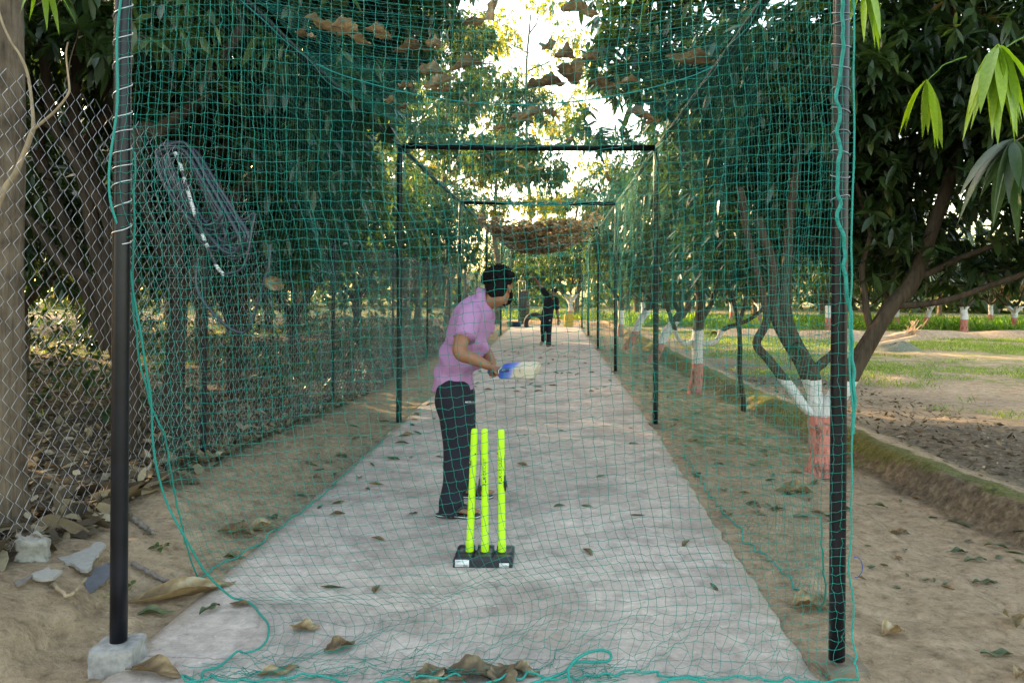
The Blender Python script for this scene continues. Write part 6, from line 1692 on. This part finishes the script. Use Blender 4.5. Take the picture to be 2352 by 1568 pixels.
def stick(label, pts, r, name='stick', mat='stick'):
    mb = MB(); p = spline([on_ground(px, py, r * .7 + dz) for px, py, dz in pts], 20); p = p + np.stack([fbm(np.arange(20) * .7, np.arange(20) * .4, 1, 2, s) for s in (0., 2., 4.)], -1) * r * .3
    capped_tube(mb, p, np.linspace(r, r * .7, 20), 8); return thing_mesh(mb, name, M[mat], label, 'stick', True)
stick('straight dry stick pointing at the dark tile piece', [(120, 1413, 0), (158, 1386, .03), (197, 1356, .05)], .010)
stick('flat grey lath lying between front post and huge brown leaf', [(305, 1310, .01), (345, 1325, .01), (388, 1340, .01)], .013, mat='plank')
stick('broken brown stick at the foot of the fence past the front post', [(305, 1200, .02), (330, 1218, .01), (352, 1232, .01)], .016, mat='plank')
stick('thin twig on the dirt bank close to the slab', [(250, 1268, .0), (275, 1262, .02), (300, 1255, .0)], .004)
# mud shelf near the camera
q = PG(60, 1480)
# small weeds
for (px, py, s_, lab) in ((370, 1268, 1.0, 'small round leaved weed growing in the dirt by the net hem'), (330, 1225, .7, 'tiny feathery weed on the dirt bank'), (300, 1355, .8, 'little green weed right beside the front post foot'), (2322, 1325, .0, ''), (235, 1385, .5, 'sprig of grass on the dirt near the straight stick')):
    if s_ == 0: continue
    q = np.array(on_ground(px, py)); g2 = np.random.default_rng(px); n = 9
    a = g2.uniform(0, 2 * PI, n); d = np.stack([np.cos(a), np.sin(a), g2.uniform(.2, 1.1, n)], -1)
    mb = MB(); mb.add(*leaf_cloud(np.repeat(q[None], n, 0) + d * .012, d, .055 * s_ * g2.uniform(.7, 1.2, n), .032 * s_ * np.ones(n) * (.35 if 'sprig' in lab or 'feathery' in lab else 1), .4 * np.ones(n), 5, g2.uniform(.2, .7, n), None, g2)); thing_mesh(mb, 'weed', M['crop'] if 'sprig' in lab else M['far_leaf'], lab, 'weed', True)
# the forked dead branch leaning on the fence
db = MB(); g = np.random.default_rng(5); YB = 4.22
stem(db, pxs(YB, (-14, 500), (14, 429), (46, 375), (76, 298)), .017, .013, g, 18, 10, .006)
stem(db, pxs(YB, (76, 300), (74, 272), (66, 200), (58, 160), (44, 122), (32, 102), (12, 66), (0, 33), (-6, 0)), .010, .005, g, 26, 9, .006)
stem(db, pxs(YB, (74, 302), (90, 286), (128, 254), (156, 218), (160, 190), (152, 126), (156, 97)), .0095, .0035, g, 26, 9, .005)
thing_mesh(db, 'dead_branch', M['stick'], 'forked bare dead branch leaning against the fence by the thick trunk', 'branch', True)
# two dead leaves caught in the fence by the post
place_leaf(big_leaf(.17, .10, 91, curl=.7), P(262, 365, 4.9), 1.3, 'dry_leaf', 'fallen_leaf', 'pale dead leaf caught high in the fence behind the front post', 'leaf', None, .9, 1.1)
place_leaf(big_leaf(.11, .08, 92, curl=.5), P(258, 560, 4.9), 1.3, 'dry_leaf', 'fallen_leaf', 'tan dead leaf caught in the fence lower behind the front post', 'leaf', None, .9, 1.1)
place_leaf(big_leaf(.24, .11, 93, curl=.8), P(478, 1065, 6.2), 1.3, 'dry_leaf', 'fallen_leaf', 'upright brown leaf leaning on the fence foot by its first black post', 'leaf', None, .3, 1.3)
place_leaf(big_leaf(.16, .12, 94, curl=.6), P(628, 655, 6.0), .3, 'dry_leaf', 'fallen_leaf', 'grey leaf caught in the fence beside the hose loop', 'leaf', None, 1.2, .3)
# the hose
hs_root = empty('hose_coil', P(440, 480, 6.05), 'coil of old black hose hung behind the fence, one strand scraped white', 'hose')
HY = 6.02
g = np.random.default_rng(19); allp = []
for q in range(12):
    a = g.uniform(-14, 40); c = g.uniform(-14, 14); d_ = g.uniform(-.07, .07); k = g.uniform(.62, 1.0); wd = g.uniform(.55, 1.25)
    def T(px, py, dz):
        # stretched or shortened from the peg they all hang on
        sx = 400 + (px - 400 - .42 * (py - 345)) * wd + .42 * (py - 345) * k; return (sx + a * (.5 + .5 * (py - 340) / 260), 345 + (py - 345) * k + c, dz + d_)
    loop = [T(374, 362, 0), T(393, 340, 0), T(428, 348, .02), T(478, 440, 0), T(520, 520, 0), T(548, 578, -.02), T(528, 612, 0), T(490, 592, 0), T(440, 520, .03), T(398, 440, 0)]
    p = spline([P(px, py, HY + dz) for px, py, dz in loop], 60, True)
    mb = MB(); V, F = tubes(p, .0150, 8); mb.add(V, F); mb.obj('strand', M['hose'], hs_root, True)
p = spline([P(402, 350, HY - .09), P(412, 372, HY - .09), P(432, 440, HY - .10), P(452, 505, HY - .10), P(478, 570, HY - .09), P(498, 612, HY - .08), P(515, 632, HY - .07)], 50)
mb = MB(); capped_tube(mb, p, .0140, 10); o = mb.obj('strand', M['hose_worn'], hs_root, True); o['label'] = 'scraped white strand'
p = spline([P(515, 632, HY - .05), P(560, 610, HY - .04), P(580, 520, HY - .02), P(584, 490, HY), P(560, 505, HY), P(500, 530, HY)], 40)
mb = MB(); capped_tube(mb, p, .011, 8); mb.obj('strand', M['hose'], hs_root, True)
p = spline([P(452, 600, HY + .05), P(452, 660, HY + .04), P(478, 706, HY + .02), P(520, 748, HY), P(556, 764, HY), P(576, 745, HY - .02), P(590, 700, HY - .03), P(606, 650, HY - .04), P(618, 610, HY - .04), P(621, 560, HY - .04)], 60)
mb = MB(); capped_tube(mb, p, .0125, 9); mb.obj('strand', M['hose'], hs_root, True)
# across the field: the split palm log on a heap of fibre
lg = empty('palm_log', PG(2040, 800), 'split palm log with frayed end lying on grey fibre in the field', 'log')
LY = 19.6
mb = MB(); p = np.array([P(1992, 792, LY), P(2020, 783, LY), P(2052, 776, LY - .1), P(2085, 768, LY - .2)]); capped_tube(mb, spline(p, 20), np.linspace(.13, .10, 20) * (1 + .08 * np.sin(np.arange(20))), 12); mb.obj('wood', M['palm'], lg, True)
mb = MB(); a0 = np.array(P(1990, 800, LY - .25)); a1 = np.array(P(2100, 778, LY - .35)); V = []
xs_ = np.linspace(0, 1, 12)
A = np.array([a0 + (a1 - a0) * t + np.array([0, 0, .09 * math.cos(c_)]) + np.array([0, .10 * math.sin(c_), 0]) for t in xs_ for c_ in np.linspace(-1.3, 1.6, 7)])
i, j = np.meshgrid(np.arange(11), np.arange(6), indexing='ij'); b = i * 7 + j; mb.add(A, np.stack([b, b + 1, b + 8, b + 7], -1).reshape(-1, 4)); mb.obj('split_bark', M['palm'], lg, True)
mb = MB(); g = np.random.default_rng(9)
L_ = [spline([np.array(P(2080, 772, LY - .1)) + g.normal(0, .04, 3), np.array(P(2094, 764, LY - .1)) + g.normal(0, .06, 3), np.array(P(2100, 748, LY - .1)) + g.normal(0, .13, 3)], 8) for q in range(26)]
mb.add(*tubes(np.array(L_), .010, 4)); mb.obj('frayed_end', M['palm'], lg)
q = PG(2055, 806); mb = MB(); t_ = np.linspace(0, 2 * PI, 28, endpoint=False); R_ = np.linspace(0.02, 1, 9)
V = np.array([[(q.x + .85 * r_ * math.cos(a) * (1 + .15 * math.sin(3 * a)), q.y + .5 * r_ * math.sin(a), -.05 + .30 * (1 - r_ ** 2) * (1 + .2 * math.sin(5 * a + r_ * 6))) for a in t_] for r_ in R_]); i, j = np.meshgrid(np.arange(8), np.arange(28), indexing='ij'); b = i * 28
mb.add(V.reshape(-1, 3), np.stack([b + j, b + 28 + j, b + 28 + (j + 1) % 28, b + (j + 1) % 28], -1).reshape(-1, 4)); mb.obj('fibre_heap', M['straw'], lg, True)
# at the far end: tyre, tub, dark gate, yellow bag
q = PG(1228, 752); ty = MB(); a = np.linspace(0, 2 * PI, 40); R0 = .36
p = np.stack([q.x + R0 * np.cos(a), q.y + .10 * np.sin(a * 0), q.z + R0 * .98 - .18 + R0 * np.sin(a)], -1)
p[:, 1] = q.y - .15 * np.sin(a)
capped_tube(ty, p, .10, 12); thing_mesh(ty, 'tyre', M['tyre'], 'old tyre standing half sunk in the dirt at the pitch end', 'tyre', True)
q = PG(1181, 750); tb2 = MB(); k = 24; a = np.linspace(0, 2 * PI, k, endpoint=False)
rings = [(.02, .02), (.27, .02), (.33, .22), (.35, .22), (.35, .20), (.345, .20)]
V = np.array([[(q.x + r_ * math.cos(t), q.y + r_ * math.sin(t), q.z + h_) for t in a] for r_, h_ in [(.02, .005), (.27, .005), (.34, .20), (.36, .20), (.33, .185), (.26, .03), (.02, .03)]])
i, j = np.meshgrid(np.arange(6), np.arange(k), indexing='ij'); b = i * k
tb2.add(V.reshape(-1, 3), np.stack([b + j, b + (j + 1) % k, b + k + (j + 1) % k, b + k + j], -1).reshape(-1, 4)); thing_mesh(tb2, 'tub', M['tub'], 'shallow blue tub on the ground by the dark gate', 'tub', True)
gt = empty('gate', PG(1199, 748), 'dark slatted gate panel with a long side rail at the pitch end', 'gate')
GY = 35.3; p0, p1 = P(1191.5, 748, GY), P(1207.5, 748, GY); zt = P(1200, 646, GY).z; zt2 = P(1200, 668, GY).z
for xx in (p0.x, p1.x):
    mb = MB(); capped_tube(mb, [(xx, GY, -.05), (xx, GY, zt2 * .5), (xx, GY, zt if xx == p0.x else zt)], .028, 8); mb.obj('upright', M['galv'] if False else M['gate'], gt, True)
for q in range(7):
    mb = MB(); xx = p0.x + (p1.x - p0.x) * (q + .5) / 7; box(mb, (xx, GY, zt2 / 2), ((p1.x - p0.x) / 7 * .93, .02, zt2), bev=.003); mb.obj('slat', M['gate'], gt)
for zz_ in (zt, zt2 + .04):
    mb = MB(); capped_tube(mb, [(p0.x, GY, zz_), ((p0.x + p1.x) / 2, GY, zz_ + .01), (p1.x, GY, zz_)], .02, 8); mb.obj('top_rail', M['galv'], gt, True)
a, b_ = P(1208, 701, GY), P(1247, 703, GY); mb = MB(); capped_tube(mb, [a, (a + b_) / 2, b_], .03, 8); mb.obj('side_rail', M['gate'], gt, True)
mb = MB(); capped_tube(mb, [(b_.x, GY, b_.z), (b_.x, GY, .4), (b_.x, GY, -.05)], .03, 8); mb.obj('rail_post', M['gate'], gt, True)
q = PG(1306, 752); yb = rough_block('bag', (q.x, q.y + .5, .28), (.35, .28, .6), 51, None, M['yellow'], .2); tag(yb, 'yellow sack standing by the red footed tree at the pitch end', 'sack')
# blue wire loop on the near post
a = np.linspace(-1.6, 1.8, 16); q = P(1958, 1302, 3.2); mb = MB(); capped_tube(mb, [(q.x + .012 + .030 * math.cos(t), q.y, q.z + .042 * math.sin(t)) for t in a], .0018, 6); thing_mesh(mb, 'wire_loop', M['blue'], 'loose loop of blue wire sticking out low on the front post', 'wire', True)
